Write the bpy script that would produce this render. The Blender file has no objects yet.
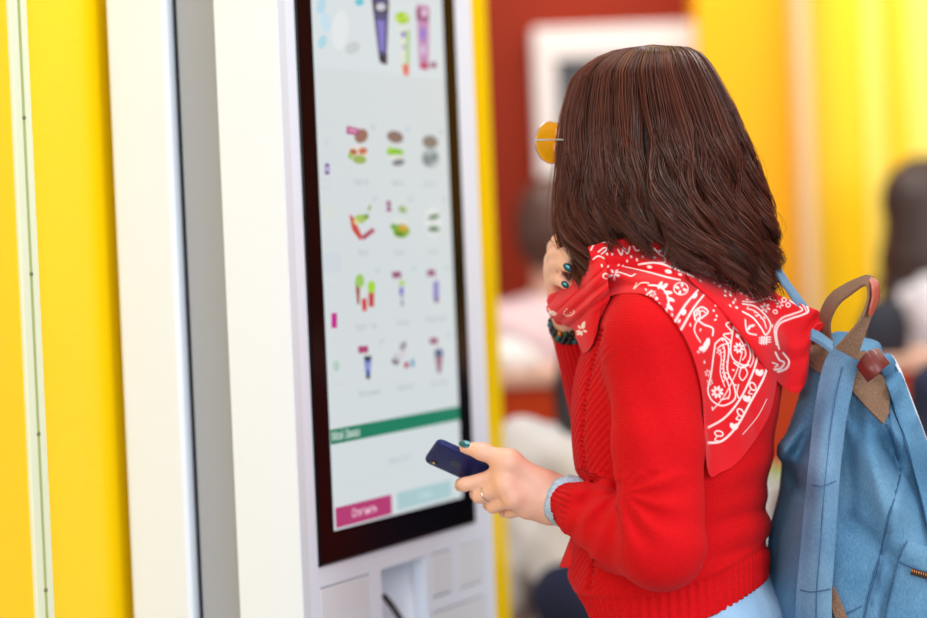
import bpy, math, random
import numpy as np
from mathutils import Matrix, Vector

random.seed(7)
rng = np.random.default_rng(7)
SC = bpy.context.scene
COL = SC.collection
PI = math.pi

# ------------------------------------------------------------------ camera
F = 2600.0
CAM = np.array([0.0, 0.0, 1.43])
PITCH = math.atan(67 / 2600.0)
ROLL = math.radians(-2.4)
_cr, _sr = math.cos(ROLL), math.sin(ROLL)
_ca, _sa = math.cos(PI / 2 - PITCH), math.sin(PI / 2 - PITCH)


def ray(px, py):
    px = np.asarray(px, float); py = np.asarray(py, float)
    x, y, z = px - 463.5, -(py - 309.0), np.full_like(px, -F)
    x, y = _cr * x - _sr * y, _sr * x + _cr * y
    y, z = _ca * y - _sa * z, _sa * y + _ca * z
    return np.stack([x / y, np.ones_like(x), z / y], -1)


def W(px, py, Y):
    """World point seen at pixel (px, py) at distance Y from the camera."""
    return CAM + ray(px, py) * np.asarray(Y, float)[..., None]


def to_px(P):
    q = P - CAM
    x, y, z = q[..., 0], q[..., 1], q[..., 2]
    y, z = _ca * y + _sa * z, -_sa * y + _ca * z
    x, y = _cr * x + _sr * y, -_sr * x + _cr * y
    return 463.5 + F * x / -z, 309.0 - F * y / -z


cam_d = bpy.data.cameras.new('camera')
cam_d.sensor_width = 36.0
cam_d.lens = F / 927 * 36.0
cam_d.clip_start = 0.05
cam_d.dof.use_dof = True
cam_d.dof.focus_distance = 3.04
cam_d.dof.aperture_fstop = 1.9
cam = bpy.data.objects.new('camera', cam_d)
COL.objects.link(cam)
cam.matrix_world = (Matrix.Translation(CAM.tolist()) @ Matrix.Rotation(PI / 2 - PITCH, 4, 'X')
                    @ Matrix.Rotation(ROLL, 4, 'Z'))
SC.camera = cam

# ------------------------------------------------------------------ helpers


def lin(c):
    out = []
    for v in c[:3]:
        v = v / 255.0
        out.append(v / 12.92 if v <= 0.04045 else ((v + 0.055) / 1.055) ** 2.4)
    return (*out, 1.0)


MATS = {}


def mat(name, rgb, rough=0.5, metal=0.0, spec=0.5, var=0.0, vscale=20.0, bump=0.0, bscale=200.0,
        sheen=0.0, sss=0.0, coat=0.0, alpha=1.0, trans=0.0):
    if name in MATS:
        return MATS[name]
    m = bpy.data.materials.new(name)
    m.use_nodes = True
    nt = m.node_tree
    b = nt.nodes['Principled BSDF']
    c = lin(rgb)
    b.inputs['Base Color'].default_value = c
    b.inputs['Roughness'].default_value = rough
    b.inputs['Metallic'].default_value = metal
    b.inputs['Specular IOR Level'].default_value = spec
    b.inputs['Sheen Weight'].default_value = sheen
    b.inputs['Coat Weight'].default_value = coat
    b.inputs['Alpha'].default_value = alpha
    b.inputs['Transmission Weight'].default_value = trans
    if sss:
        b.inputs['Subsurface Weight'].default_value = sss
        b.inputs['Subsurface Radius'].default_value = (1.0, 0.35, 0.2)
        b.inputs['Subsurface Scale'].default_value = 0.012
    if var or bump:
        tc = nt.nodes.new('ShaderNodeTexCoord')
    if var:
        n = nt.nodes.new('ShaderNodeTexNoise')
        n.inputs['Scale'].default_value = vscale
        n.inputs['Detail'].default_value = 4
        nt.links.new(tc.outputs['Object'], n.inputs['Vector'])
        mr = nt.nodes.new('ShaderNodeMapRange')
        mr.inputs['From Min'].default_value = 0.3
        mr.inputs['From Max'].default_value = 0.7
        mr.inputs['To Min'].default_value = 1 - var
        mr.inputs['To Max'].default_value = 1 + var
        nt.links.new(n.outputs['Fac'], mr.inputs['Value'])
        hs = nt.nodes.new('ShaderNodeHueSaturation')
        hs.inputs['Color'].default_value = c
        nt.links.new(mr.outputs['Result'], hs.inputs['Value'])
        nt.links.new(hs.outputs['Color'], b.inputs['Base Color'])
    if bump:
        n2 = nt.nodes.new('ShaderNodeTexNoise')
        n2.inputs['Scale'].default_value = bscale
        n2.inputs['Detail'].default_value = 3
        nt.links.new(tc.outputs['Object'], n2.inputs['Vector'])
        bp = nt.nodes.new('ShaderNodeBump')
        bp.inputs['Strength'].default_value = bump
        bp.inputs['Distance'].default_value = 0.002
        nt.links.new(n2.outputs['Fac'], bp.inputs['Height'])
        nt.links.new(bp.outputs['Normal'], b.inputs['Normal'])
    MATS[name] = m
    return m


def emit(name, rgb, strength=1.0):
    if name in MATS:
        return MATS[name]
    m = bpy.data.materials.new(name)
    m.use_nodes = True
    b = m.node_tree.nodes['Principled BSDF']
    b.inputs['Base Color'].default_value = (0.01, 0.01, 0.01, 1)
    b.inputs['Roughness'].default_value = 0.25
    b.inputs['Specular IOR Level'].default_value = 0.25
    b.inputs['Emission Color'].default_value = lin(rgb)
    b.inputs['Emission Strength'].default_value = strength
    MATS[name] = m
    return m


class MB:
    """Collects shapes and links them as ONE mesh object."""

    def __init__(self):
        self.v, self.f, self.mi, self.mats = [], [], [], []

    def slot(self, m):
        if m not in self.mats:
            self.mats.append(m)
        return self.mats.index(m)

    def add(self, verts, faces, m=None):
        o = len(self.v)
        s = self.slot(m) if m is not None else 0
        self.v.extend([tuple(map(float, p)) for p in verts])
        for f in faces:
            self.f.append([i + o for i in f]); self.mi.append(s)

    def box(self, x0, x1, y0, y1, z0, z1, m=None):
        p = [(x, y, z) for z in (z0, z1) for y in (y0, y1) for x in (x0, x1)]
        self.add(p, [(0, 2, 3, 1), (4, 5, 7, 6), (0, 1, 5, 4), (2, 6, 7, 3), (0, 4, 6, 2), (1, 3, 7, 5)], m)

    def tube(self, pts, radii, m=None, n=10, closed=False):
        pts = np.asarray(pts, float); k = len(pts)
        radii = np.broadcast_to(np.asarray(radii, float), (k,))
        tg = np.gradient(pts, axis=0)
        if closed:
            tg = np.roll(pts, -1, 0) - np.roll(pts, 1, 0)
        tg /= np.linalg.norm(tg, axis=1, keepdims=True) + 1e-12
        u = np.cross(tg[0], (0.3, 0.2, 1.0)); u /= np.linalg.norm(u)
        vs = []
        for i in range(k):
            u = u - tg[i] * (u @ tg[i]); u /= np.linalg.norm(u)
            w = np.cross(tg[i], u)
            for j in range(n):
                a = 2 * PI * j / n
                vs.append(pts[i] + radii[i] * (math.cos(a) * u + math.sin(a) * w))
        fs = []
        for i in range(k if closed else k - 1):
            for j in range(n):
                a, b = i * n + j, i * n + (j + 1) % n
                c, d = ((i + 1) % k) * n + (j + 1) % n, ((i + 1) % k) * n + j
                fs.append((a, b, c, d))
        if not closed:
            fs.append(tuple(range(n))[::-1]); fs.append(tuple((k - 1) * n + j for j in range(n)))
        self.add(vs, fs, m)

    def ellipsoid(self, c, r, m=None, R=np.eye(3), nu=14, nv=9):
        c = np.asarray(c, float); vs = [c + R @ np.array([0, 0, r[2]])]
        for i in range(1, nv):
            t = PI * i / nv
            for j in range(nu):
                a = 2 * PI * j / nu
                vs.append(c + R @ np.array([r[0] * math.sin(t) * math.cos(a), r[1] * math.sin(t) * math.sin(a), r[2] * math.cos(t)]))
        vs.append(c - R @ np.array([0, 0, r[2]])); L = len(vs) - 1
        fs = [(0, 1 + j, 1 + (j + 1) % nu) for j in range(nu)]
        for i in range(nv - 2):
            for j in range(nu):
                a, b = 1 + i * nu + j, 1 + i * nu + (j + 1) % nu
                fs.append((a, a + nu, b + nu, b))
        fs += [(L, 1 + (nv - 2) * nu + (j + 1) % nu, 1 + (nv - 2) * nu + j) for j in range(nu)]
        self.add(vs, fs, m)

    def lathe(self, prof, m=None, n=24, c=(0, 0, 0)):
        vs = []
        for r, z in prof:
            for j in range(n):
                a = 2 * PI * j / n
                vs.append((c[0] + r * math.cos(a), c[1] + r * math.sin(a), c[2] + z))
        fs = []
        for i in range(len(prof) - 1):
            for j in range(n):
                a, b = i * n + j, i * n + (j + 1) % n
                fs.append((a, b, b + n, a + n))
        fs.append(tuple(range(n))[::-1]); fs.append(tuple((len(prof) - 1) * n + j for j in range(n)))
        self.add(vs, fs, m)

    def build(self, name, m=None, parent=None, smooth=False, bevel=0.0, seg=2, solid=0.0, off=0.0):
        me = bpy.data.meshes.new(name)
        me.from_pydata(self.v, [], self.f)
        if self.mats:
            for x in self.mats:
                me.materials.append(x)
            me.polygons.foreach_set('material_index', self.mi)
        elif m is not None:
            me.materials.append(m)
        me.validate(); me.update()
        if smooth:
            me.polygons.foreach_set('use_smooth', [True] * len(me.polygons))
        return link(name, me, parent, bevel, seg, solid, off)


def link(name, me, parent=None, bevel=0.0, seg=2, solid=0.0, off=0.0):
    o = bpy.data.objects.new(name, me)
    COL.objects.link(o)
    if parent is not None:
        o.parent = parent
    if solid:
        s = o.modifiers.new('thickness', 'SOLIDIFY'); s.thickness = solid; s.offset = off
    if bevel:
        b = o.modifiers.new('edges', 'BEVEL'); b.width = bevel; b.segments = seg; b.limit_method = 'ANGLE'
        b.angle_limit = 0.6
    return o


def np_mesh(name, v, quads, m, parent=None, smooth=True, **kw):
    me = bpy.data.meshes.new(name)
    v = np.asarray(v, np.float32); q = np.asarray(quads, np.int32)
    nf, k = q.shape
    me.vertices.add(len(v)); me.vertices.foreach_set('co', v.ravel())
    me.loops.add(nf * k); me.loops.foreach_set('vertex_index', q.ravel())
    me.polygons.add(nf); me.polygons.foreach_set('loop_start', np.arange(0, nf * k, k, dtype=np.int32))
    me.update(calc_edges=True)
    me.polygons.foreach_set('use_smooth', np.ones(nf, bool))
    if m is not None:
        me.materials.append(m)
    me.update()
    return link(name, me, parent, **kw)


def fattr(o, name, arr):
    a = o.data.attributes.new(name, 'FLOAT', 'POINT')
    a.data.foreach_set('value', np.asarray(arr, np.float32).ravel())


def fcol(o, name, arr):
    a = o.data.attributes.new(name, 'FLOAT_COLOR', 'POINT')
    a.data.foreach_set('color', np.asarray(arr, np.float32).ravel())


def empty(name, loc, label, cat, rz=0.0, group=None):
    o = bpy.data.objects.new(name, None); COL.objects.link(o)
    o.location = [float(x) for x in loc]; o.rotation_euler = (0, 0, rz); o.empty_display_size = 0.1
    return tag(o, label, cat, group)


def tag(o, label, cat, group=None):
    o['label'] = label; o['category'] = cat
    if group:
        o['group'] = group
    return o


def struct(o):
    o['kind'] = 'structure'
    return o


def keep(o, root):
    """parent o (built in world coordinates) under root without moving it"""
    o.parent = root
    o.matrix_parent_inverse = (Matrix.Translation(root.location) @ root.rotation_euler.to_matrix().to_4x4()).inverted()
    return o


# ------------------------------------------------------------------ view, world
SC.view_settings.view_transform = 'Standard'
SC.view_settings.look = 'None'
SC.view_settings.exposure = 0.0
SC.view_settings.gamma = 1.0
SC.view_settings.use_curve_mapping = False
world = bpy.data.worlds.new('world'); SC.world = world
world.use_nodes = True
bg = world.node_tree.nodes['Background']
bg.inputs['Color'].default_value = (0.93, 0.96, 1.0, 1)
bg.inputs['Strength'].default_value = 0.85


def area(name, loc, target, sx, sy, power, color=(1, 1, 1)):
    l = bpy.data.lights.new(name, 'AREA'); l.shape = 'RECTANGLE'; l.size = sx; l.size_y = sy
    l.energy = power; l.color = color
    o = bpy.data.objects.new(name, l); COL.objects.link(o)
    o.location = loc
    o.rotation_euler = (Vector(target) - Vector(loc)).to_track_quat('-Z', 'Y').to_euler()
    return o


area('unseen_daylight', (-0.4, -1.6, 2.3), (0.1, 3.2, 1.3), 3.4, 2.2, 100, (0.90, 0.95, 1.0))
area('unseen_daylight', (2.9, 0.6, 2.5), (0.0, 3.4, 1.2), 2.0, 2.0, 58, (0.95, 0.98, 1.0))  # added, unseen source at the right front: brightens kiosk front, hair and bag
area('ceiling_lamp', (0.3, 3.2, 3.3), (0.3, 3.3, 0), 1.2, 1.2, 22, (1.0, 0.98, 0.95))
area('ceiling_lamp', (2.0, 5.6, 3.2), (2.0, 6.4, 0), 1.6, 0.8, 26, (1.0, 0.95, 0.85))
area('ceiling_lamp', (0.2, 5.9, 3.0), (0.25, 7.0, 1.9), 0.8, 0.4, 24, (1.0, 0.9, 0.8))

# ------------------------------------------------------------------ kiosk frame of reference
TH = math.atan(1160 / F)
D = np.array([math.sin(TH), math.cos(TH), 0.0])
N = np.array([math.cos(TH), -math.sin(TH), 0.0])
O = np.array([-0.21493, 3.21160, 0.0])
KROT = math.atan2(D[1], D[0])


def on_plane(px, py, P, nrm):
    r = ray(px, py)
    t = ((P - CAM) @ nrm) / (r @ nrm)
    return CAM + r * np.asarray(t)[..., None]


def kp(px, py, b=0.0):
    """Pixel -> (along the kiosk front, height) on the plane b behind the front."""
    Q = on_plane(px, py, O - N * b, N)
    return (Q - O) @ D, Q[..., 2]


# ------------------------------------------------------------------ SETTING
m_floor = mat('floor_tile', (150, 146, 142), 0.35, var=0.1, vscale=6)
m_yel = mat('yellow_lacquer', (255, 210, 2), 0.35, spec=0.3, var=0.02, vscale=3)
m_yel3 = mat('golden_lacquer', (255, 204, 14), 0.35, spec=0.3, var=0.02, vscale=3)
m_yel2 = mat('amber_lacquer', (240, 174, 0), 0.4, spec=0.2, var=0.02, vscale=3)
m_red = mat('red_paint', (132, 32, 0), 0.6, spec=0.2, var=0.06, vscale=4)
m_white = mat('white_powder_coat', (234, 241, 252), 0.35, bump=0.05, bscale=900)
m_seam = mat('seam_strip_metal', (228, 232, 200), 0.4)
m_cream = mat('cream_trim', (226, 190, 140), 0.5, var=0.03)

b = MB(); b.box(-4.5, 6.0, -4.0, 8.2, -0.1, 0.0); struct(b.build('floor', m_floor))

# yellow partition behind the kiosk, running parallel to it
WB = 0.262           # distance of its face behind the kiosk front
wall_left_end = 1.262


def kiosk_world(s, bb, z):
    p = O + D * s - N * bb
    return (p[0], p[1], z)


def kbox(mb, s0, s1, b0, b1, z0, z1, m=None):
    p = [kiosk_world(s, bb, z) for z in (z0, z1) for bb in (b0, b1) for s in (s0, s1)]
    mb.add(p, [(0, 2, 3, 1), (4, 5, 7, 6), (0, 1, 5, 4), (2, 6, 7, 3), (0, 4, 6, 2), (1, 3, 7, 5)], m)


# seam position on the partition
ss, _ = kp(28.5, 300.0, WB)
b = MB()
kbox(b, -0.62, float(ss), WB, WB + 0.1, 0, 2.9, m_yel3)
kbox(b, float(ss), wall_left_end, WB, WB + 0.1, 0, 2.9, m_yel)
wl = struct(b.build('wall_left'))
b = MB(); kbox(b, float(ss) - 0.019, float(ss) + 0.019, WB - 0.005, WB + 0.002, 0, 2.9)
tr = struct(b.build('trim_1', m_seam, bevel=0.002))
b = MB()
for py in (-170, -22, 118, 274, 434, 590, 750):
    s_, z_ = kp(28.5 + (py - 300) * 0.046, float(py), WB)
    b.ellipsoid(kiosk_world(float(s_), WB - 0.005, float(z_)), (0.003, 0.003, 0.003))
b.build('screw', mat('screw_steel', (120, 120, 70), 0.4, metal=0.8), tr, smooth=True)
s0_, _ = kp(27.0, 300.0, WB)
b = MB(); kbox(b, float(ss) - 0.002, float(ss) + 0.002, WB - 0.0062, WB - 0.004, 0, 2.9)
b.build('groove', mat('seam_groove', (168, 176, 110), 0.5), tr)

# back wall: red part with a white-framed dark window, yellow panels to its right
YB = 7.0


def X(px, Y):
    return float(W(px, 30.0, Y)[0])


def Z(px, py, Y):
    return float(W(float(px), float(py), Y)[2])


b = MB(); b.box(-3.0, X(697, YB), YB, YB + 0.12, 0, 3.0); struct(b.build('wall_back', m_red))
b = MB(); b.box(X(697, 6.8), X(800, 6.8), 6.8, YB + 0.12, 0, 3.0); struct(b.build('wall_back_amber', m_yel2))
b = MB(); b.box(X(804, 6.75), 4.6, 6.75, YB + 0.12, 0, 3.0); struct(b.build('wall_back_yellow', m_yel))
b = MB(); b.box(X(793.5, 6.7), X(808, 6.7), 6.66, 6.8, 0, 3.0); struct(b.build('trim_2', m_cream, bevel=0.01))
b = MB(); b.box(3.4, 3.52, 3.4, 6.75, 0, 3.0); struct(b.build('wall_right', m_red))
m_pale = mat('pale_reflection_band', (255, 228, 96), 0.35)  # pale strips stand in for reflections on the glossy yellow wall
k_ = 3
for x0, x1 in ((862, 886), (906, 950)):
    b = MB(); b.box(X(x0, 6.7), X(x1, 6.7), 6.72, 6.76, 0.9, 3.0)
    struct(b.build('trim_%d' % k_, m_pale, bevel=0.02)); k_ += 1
# window
x0, x1 = X(532, 6.95), X(694, 6.95)
z1, z0 = Z(600, 27, 6.95), Z(540, 240, 6.95)
fw = 0.058
b = MB()
b.box(x0, x1, 6.90, 7.0, z1 - 0.085, z1)
b.box(x0, x1, 6.90, 7.0, z0, z0 + fw)
b.box(x0, x0 + fw, 6.90, 7.0, z0 + fw, z1 - 0.085)
b.box(x1 - 0.02, x1, 6.90, 7.0, z0 + fw, z1 - 0.085)
w1 = struct(b.build('window_1', mat('white_frame', (218, 210, 206), 0.4), bevel=0.006))
b = MB(); b.box(x0 + fw, x1 - 0.02, 6.96, 6.985, z0 + fw, z1 - 0.085)
b.build('pane', mat('dark_pane', (46, 40, 44), 0.25), w1)

# ------------------------------------------------------------------ COUNTER (low partition the guests sit behind)
YC = 5.6
zt = Z(620, 369, YC)
m_orange = mat('orange_laminate', (204, 60, 0), 0.5, spec=0.25, var=0.05, vscale=5)
m_top = mat('counter_top', (226, 176, 150), 0.4, var=0.04, vscale=8)
cr = empty('counter', (0.8, YC + 0.2, 0), 'long orange fronted counter with a pale beige top behind the shopper', 'counter')
b = MB(); b.box(-0.05, 3.2, YC + 0.03, YC + 0.4, 0, zt - 0.03)
keep(b.build('front_panel', m_orange), cr)
b = MB(); b.box(-0.08, 3.22, YC, YC + 0.45, zt - 0.03, zt)
keep(b.build('counter_top', m_top, bevel=0.006), cr)

# ------------------------------------------------------------------ KIOSK
kz = 1.86
K = empty('self_service_kiosk', (O[0], O[1], 0), 'tall white self service ordering kiosk with a large lit touch screen', 'kiosk', KROT)
m_gray = mat('gray_powder_coat', (160, 165, 177), 0.55, bump=0.25, bscale=500)
m_black = mat('black_bezel', (6, 6, 10), 0.14, spec=0.16)
m_dark = mat('dark_gap', (20, 20, 24), 0.6)

# front housing : grid plate with holes, local x = along, y = depth
holes = {}
holes['screen'] = (0.047, 0.537, 1.0285, 1.83)
holes['slot_a'] = (0.050, 0.195, 0.78, 1.003)
holes['slot_b'] = (0.225, 0.364, 0.78, 1.003)
holes['slot_c'] = (0.384, 0.453, 0.942, 1.003)
holes['slot_d'] = (0.476, 0.559, 0.942, 1.003)
holes['slot_e'] = (0.381, 0.559, 0.80, 0.923)
depths = dict(screen=0.03, slot_a=0.02, slot_b=0.075, slot_c=0.02, slot_d=0.02, slot_e=0.02)
H = list(holes.values()); HD = [depths[k] for k in holes]
xs = sorted({0.0, 0.598} | {h[i] for h in H for i in (0, 1)})
zs = sorted({0.0, kz} | {h[i] for h in H for i in (2, 3)})
mb = MB()
TK = 0.088


def quad(a, bb, c, d, m=None):
    mb.add([a, bb, c, d], [(0, 1, 2, 3)], m)


for i in range(len(xs) - 1):
    for j in range(len(zs) - 1):
        cx, cz = (xs[i] + xs[i + 1]) / 2, (zs[j] + zs[j + 1]) / 2
        dep = 0.0
        for h, hd in zip(H, HD):
            if h[0] < cx < h[1] and h[2] < cz < h[3]:
                dep = hd
        quad((xs[i], dep, zs[j]), (xs[i + 1], dep, zs[j]), (xs[i + 1], dep, zs[j + 1]), (xs[i], dep, zs[j + 1]))
for h, hd in zip(H, HD):
    a0, a1, c0, c1 = h
    quad((a0, 0, c0), (a0, hd, c0), (a0, hd, c1), (a0, 0, c1))
    quad((a1, hd, c0), (a1, 0, c0), (a1, 0, c1), (a1, hd, c1))
    quad((a0, 0, c1), (a0, hd, c1), (a1, hd, c1), (a1, 0, c1))
    quad((a0, hd, c0), (a0, 0, c0), (a1, 0, c0), (a1, hd, c0))
quad((0, 0, 0), (0, TK, 0), (0, TK, kz), (0, 0, kz))
quad((0.598, TK, 0), (0.598, 0, 0), (0.598, 0, kz), (0.598, TK, kz))
quad((0, 0, kz), (0.598, 0, kz), (0.598, TK, kz), (0, TK, kz))
quad((0, TK, 0), (0.598, TK, 0), (0.598, TK, kz), (0, TK, kz))
front = mb.build('front_housing', m_white, K)

b = MB(); b.box(0.012, 0.586, TK, 0.150, 0, kz - 0.01); b.build('core_column', m_gray, K, bevel=0.004)
b = MB(); b.box(0.02, 0.578, 0.150, 0.158, 0, kz - 0.01); b.build('gap_strip', m_dark, K)
b = MB(); b.box(0.0, 0.598, 0.158, 0.246, 0, kz); b.build('rear_housing', m_white, K, bevel=0.006, seg=3)
# corner edge strip of the front
b = MB(); b.box(0.0006, 0.0205, -0.0012, 0.0006, 0.0, kz)
b.build('edge_trim', mat('edge_trim_white', (222, 228, 234), 0.3), K, bevel=0.0006)

# flush panels in the slots
m_panel = mat('panel_white', (230, 234, 239), 0.3)


def panel(name, key, g=0.0016, y=0.0, th=0.016):
    a0, a1, c0, c1 = holes[key]
    bb = MB(); bb.box(a0 + g, a1 - g, y, th, c0 + g, c1 - g)
    return bb.build(name, m_panel, K, bevel=0.0015)


panel('printer_door', 'slot_a', 0.002)
panel('reader_panel', 'slot_c', 0.0022)
panel('reader_panel', 'slot_d', 0.0014)
panel('lower_panel', 'slot_e', 0.0026)
# receipt recess : curved white chute and a dark card lying in it
mb = MB()
a0, a1, c0, c1 = holes['slot_b']
nx = 16
for i in range(nx + 1):
    t = i / nx
    y = 0.073 - 0.062 * (1 - math.cos(t * PI / 2)) if True else 0
    for z in (c0 + 0.001, c1 - 0.001):
        mb.v.append((a0 + 0.03 + (a1 - a0 - 0.032) * t, y - 0.001 + (0.012 if z > 0.9 else -0.004), z))
for i in range(nx):
    mb.f.append((2 * i, 2 * i + 2, 2 * i + 3, 2 * i + 1)); mb.mi.append(0)
mb.build('receipt_chute', m_white, K, smooth=True, solid=0.002)
mb = MB()
p = [(*kp(384, 596, 0.012), 0.012), (*kp(392, 606, 0.015), 0.015), (*kp(401, 620, 0.02), 0.02), (*kp(415, 660, 0.03), 0.03)]
mb.tube([(q[0], q[2], q[1]) for q in p], [0.004, 0.0045, 0.0045, 0.0045])
mb.build('payment_cable', mat('cable_dark', (52, 44, 44), 0.4), K, smooth=True)

# screen : black glass, lit display, menu pictures
mb = MB(); mb.box(0.0475, 0.5365, -0.003, 0.02, 1.029, 1.829)
scr = mb.build('screen', m_black, K, bevel=0.004, seg=3)
m_disp = emit('display_white', (208, 217, 220), 1.0)
AX0, AX1, AZ0, AZ1 = 0.089, 0.4895, 1.0705, 1.782
mb = MB(); mb.box(AX0, AX1, -0.0036, -0.002, AZ0, AZ1)
disp = mb.build('display', m_disp, scr)

_em = {}


def E_(rgb):
    k = 'pixel_%d_%d_%d' % tuple(rgb)
    return emit(k, rgb, 1.0)


def flat(mb, poly, layer, rgb):
    """polygon in pixel coords laid on the display"""
    px = np.array([q[0] for q in poly], float); py = np.array([q[1] for q in poly], float)
    s, z = kp(px, py, -0.0036)
    s = np.clip(s, AX0, AX1); z = np.clip(z, AZ0, AZ1)
    y = -0.0037 - 0.0002 * layer
    mb.add([(a, y, c) for a, c in zip(s, z)], [tuple(range(len(poly)))], E_(rgb))


def ell(cx, cy, w, h, rot=0.0, n=18):
    r = math.radians(rot)
    out = []
    for i in range(n):
        a = 2 * PI * i / n
        x, y = w / 2 * math.cos(a), h / 2 * math.sin(a)
        out.append((cx + x * math.cos(r) - y * math.sin(r), cy + x * math.sin(r) + y * math.cos(r)))
    return out


def rec(cx, cy, w, h, rot=0.0):
    r = math.radians(rot); out = []
    for x, y in ((-w / 2, -h / 2), (w / 2, -h / 2), (w / 2, h / 2), (-w / 2, h / 2)):
        out.append((cx + x * math.cos(r) - y * math.sin(r), cy + x * math.sin(r) + y * math.cos(r)))
    return out


def srect(mb, s0, s1, z0, z1, layer, rgb):
    y = -0.0037 - 0.0002 * layer
    mb.add([(s0, y, z0), (s1, y, z0), (s1, y, z1), (s0, y, z1)], [(0, 1, 2, 3)], E_(rgb))


def picture(name, shapes, label=None):
    mb = MB()
    for i, (poly, rgb) in enumerate(shapes):
        flat(mb, poly, 1 + i * 0.5, rgb)
    o = mb.build(name, None, scr)
    if label:
        o['label'] = label
    return o


# advertising banner on top
mb = MB(); srect(mb, AX0, AX1, 1.6587, AZ1, 0.2, (212, 222, 226)); mb.build('advert_banner', None, scr)
picture('ice_picture', [(ell(321, 6, 9, 16, 12), (178, 215, 232)), (ell(325, 22, 10, 20, -8), (192, 222, 236)),
                        (ell(322, 42, 9, 14, 20), (170, 214, 228)), (ell(340, 30, 16, 40, 5), (222, 229, 231)),
                        (ell(359, 2, 9, 8, 0), (96, 196, 214)), (ell(352, 48, 16, 12, -30), (196, 204, 206))])
picture('drink_picture', [([(371, -4), (389, -2), (386.5, 63), (379, 61)], (70, 78, 124)),
                          ([(372, 2), (388.5, 3), (388, 13), (373, 12)], (44, 36, 58)),
                          (ell(380.5, 7, 10, 8), (196, 200, 214)),
                          ([(376.5, 20), (384.5, 21), (384, 52), (379.5, 50)], (126, 118, 196)),
                          ([(379, 54), (387, 55), (386.5, 65), (380, 63)], (40, 40, 66))])
picture('drink_picture', [([(398, 26), (409.5, 28), (408, 76), (401, 74)], (216, 224, 214)),
                          ([(406.5, 30), (409.5, 30), (408.5, 72), (406, 72)], (150, 196, 96)),
                          (ell(402, 18, 15, 12, 15), (164, 204, 26)), (ell(397, 19, 6, 5), (196, 218, 110)),
                          (ell(405, 17, 5, 4), (206, 226, 140)),
                          (rec(403, 34.5, 4, 5), (104, 92, 190)), (rec(403.5, 47, 3, 4), (150, 150, 200)),
                          ([(401.5, 64), (408.5, 65), (408, 76), (403, 75)], (220, 110, 90))])
picture('drink_picture', [([(416, 4), (429, 6), (428.5, 70), (419, 68)], (190, 140, 180)),
                          ([(415.5, 8), (428.5, 10), (428.5, 22), (416, 20)], (150, 80, 128)),
                          (ell(424, 13, 6, 8), (220, 196, 216)),
                          (ell(422.5, 34, 6, 14), (140, 120, 206)), (ell(422.5, 50, 5, 10), (208, 190, 226)),
                          (ell(424, 66, 9, 8), (186, 70, 110)), (ell(433, 65, 6.5, 6.5), (140, 70, 100))])
# menu, row by row
G1 = (206, 212, 214)
picture('burger_picture', [(ell(361, 136, 13, 15, 35), (146, 108, 96)), (ell(358, 153, 20, 14), (226, 214, 200)),
                           (ell(353, 152, 8, 6, 15), (176, 90, 60)), (ell(362.5, 151, 9, 7, -15), (196, 110, 84)),
                           (ell(359, 159.5, 14, 9, 5), (150, 176, 92)), (ell(350, 156, 5, 7), (150, 190, 96)),
                           ([(346, 126), (358, 128.5), (358, 135), (346, 134)], (176, 56, 128)),
                           (rec(352, 130.6, 8, 1.6, 10), (230, 190, 214))])
picture('burger_picture', [(ell(395, 137, 17, 12, 15), (132, 112, 106)), (ell(395, 152.5, 17, 8), (128, 190, 40)),
                           (ell(390, 150, 7, 6, 30), (150, 206, 60)), (ell(395, 157, 15, 5), (222, 222, 214)),
                           (ell(398, 162.5, 13, 7, -10), (120, 128, 134))])
picture('burger_picture', [(ell(430, 142, 16, 13, 10), (130, 124, 118)), (ell(430, 158, 18, 20), (170, 182, 184)),
                           (ell(427, 160, 9, 12, -20), (126, 140, 144)), (ell(434, 157, 7, 9, 10), (116, 138, 134))])
picture('wrap_picture', [([(349, 214), (353, 217), (362, 236), (360, 241), (352, 230)], (196, 70, 60)),
                         (ell(360, 219, 13, 9, -10), (160, 192, 96)), (ell(366, 216.5, 6, 5), (116, 150, 60)),
                         (ell(356, 222, 5, 6), (220, 206, 150)), (ell(369, 208, 3, 7, 15), (150, 170, 110)),
                         (rec(367.5, 234, 15, 4.5, -38), (166, 60, 92))])
picture('salad_picture', [(ell(400, 228, 21, 22), (214, 222, 218)), (ell(401, 231, 17, 14), (124, 170, 50)),
                          (ell(393, 226.5, 6, 6), (96, 160, 60)), (ell(403, 228, 9, 7, 10), (206, 160, 60)),
                          (ell(399, 234, 10, 6), (90, 140, 40)), (ell(402, 209.5, 9, 7, 30), (150, 180, 120)),
                          (rec(388, 203.6, 4, 5), (140, 40, 104)), (rec(388.3, 209.3, 4, 4.5), (140, 40, 104))])
picture('salad_picture', [(ell(433, 222, 17, 30), (220, 226, 226)), (ell(433.5, 217, 12, 5, -15), (78, 124, 84)),
                          (ell(433.5, 229, 12, 6, 0), (88, 128, 96))])
picture('roll_picture', [([(355, 282), (360, 282), (359, 305), (357, 304)], (150, 70, 50)),
                         (ell(359.5, 281, 9, 14), (150, 196, 96)), ([(368, 292), (374, 292), (373.5, 307), (368.5, 307)], (190, 56, 56)),
                         (ell(371, 287, 8, 13), (160, 210, 60)), ([(361, 299), (366, 298), (366.5, 311), (362, 311)], (200, 60, 60))])
picture('ice_cream_picture', [(rec(396.5, 274.8, 9, 6.5, -4), (150, 84, 124)), (ell(401.5, 283, 6, 5), (164, 206, 70)),
                              (rec(401, 291, 4, 8), (110, 106, 196)), (rec(401.6, 299, 2.6, 8), (170, 172, 190)), (ell(402, 304, 3.5, 4), (140, 140, 150))])
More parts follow.
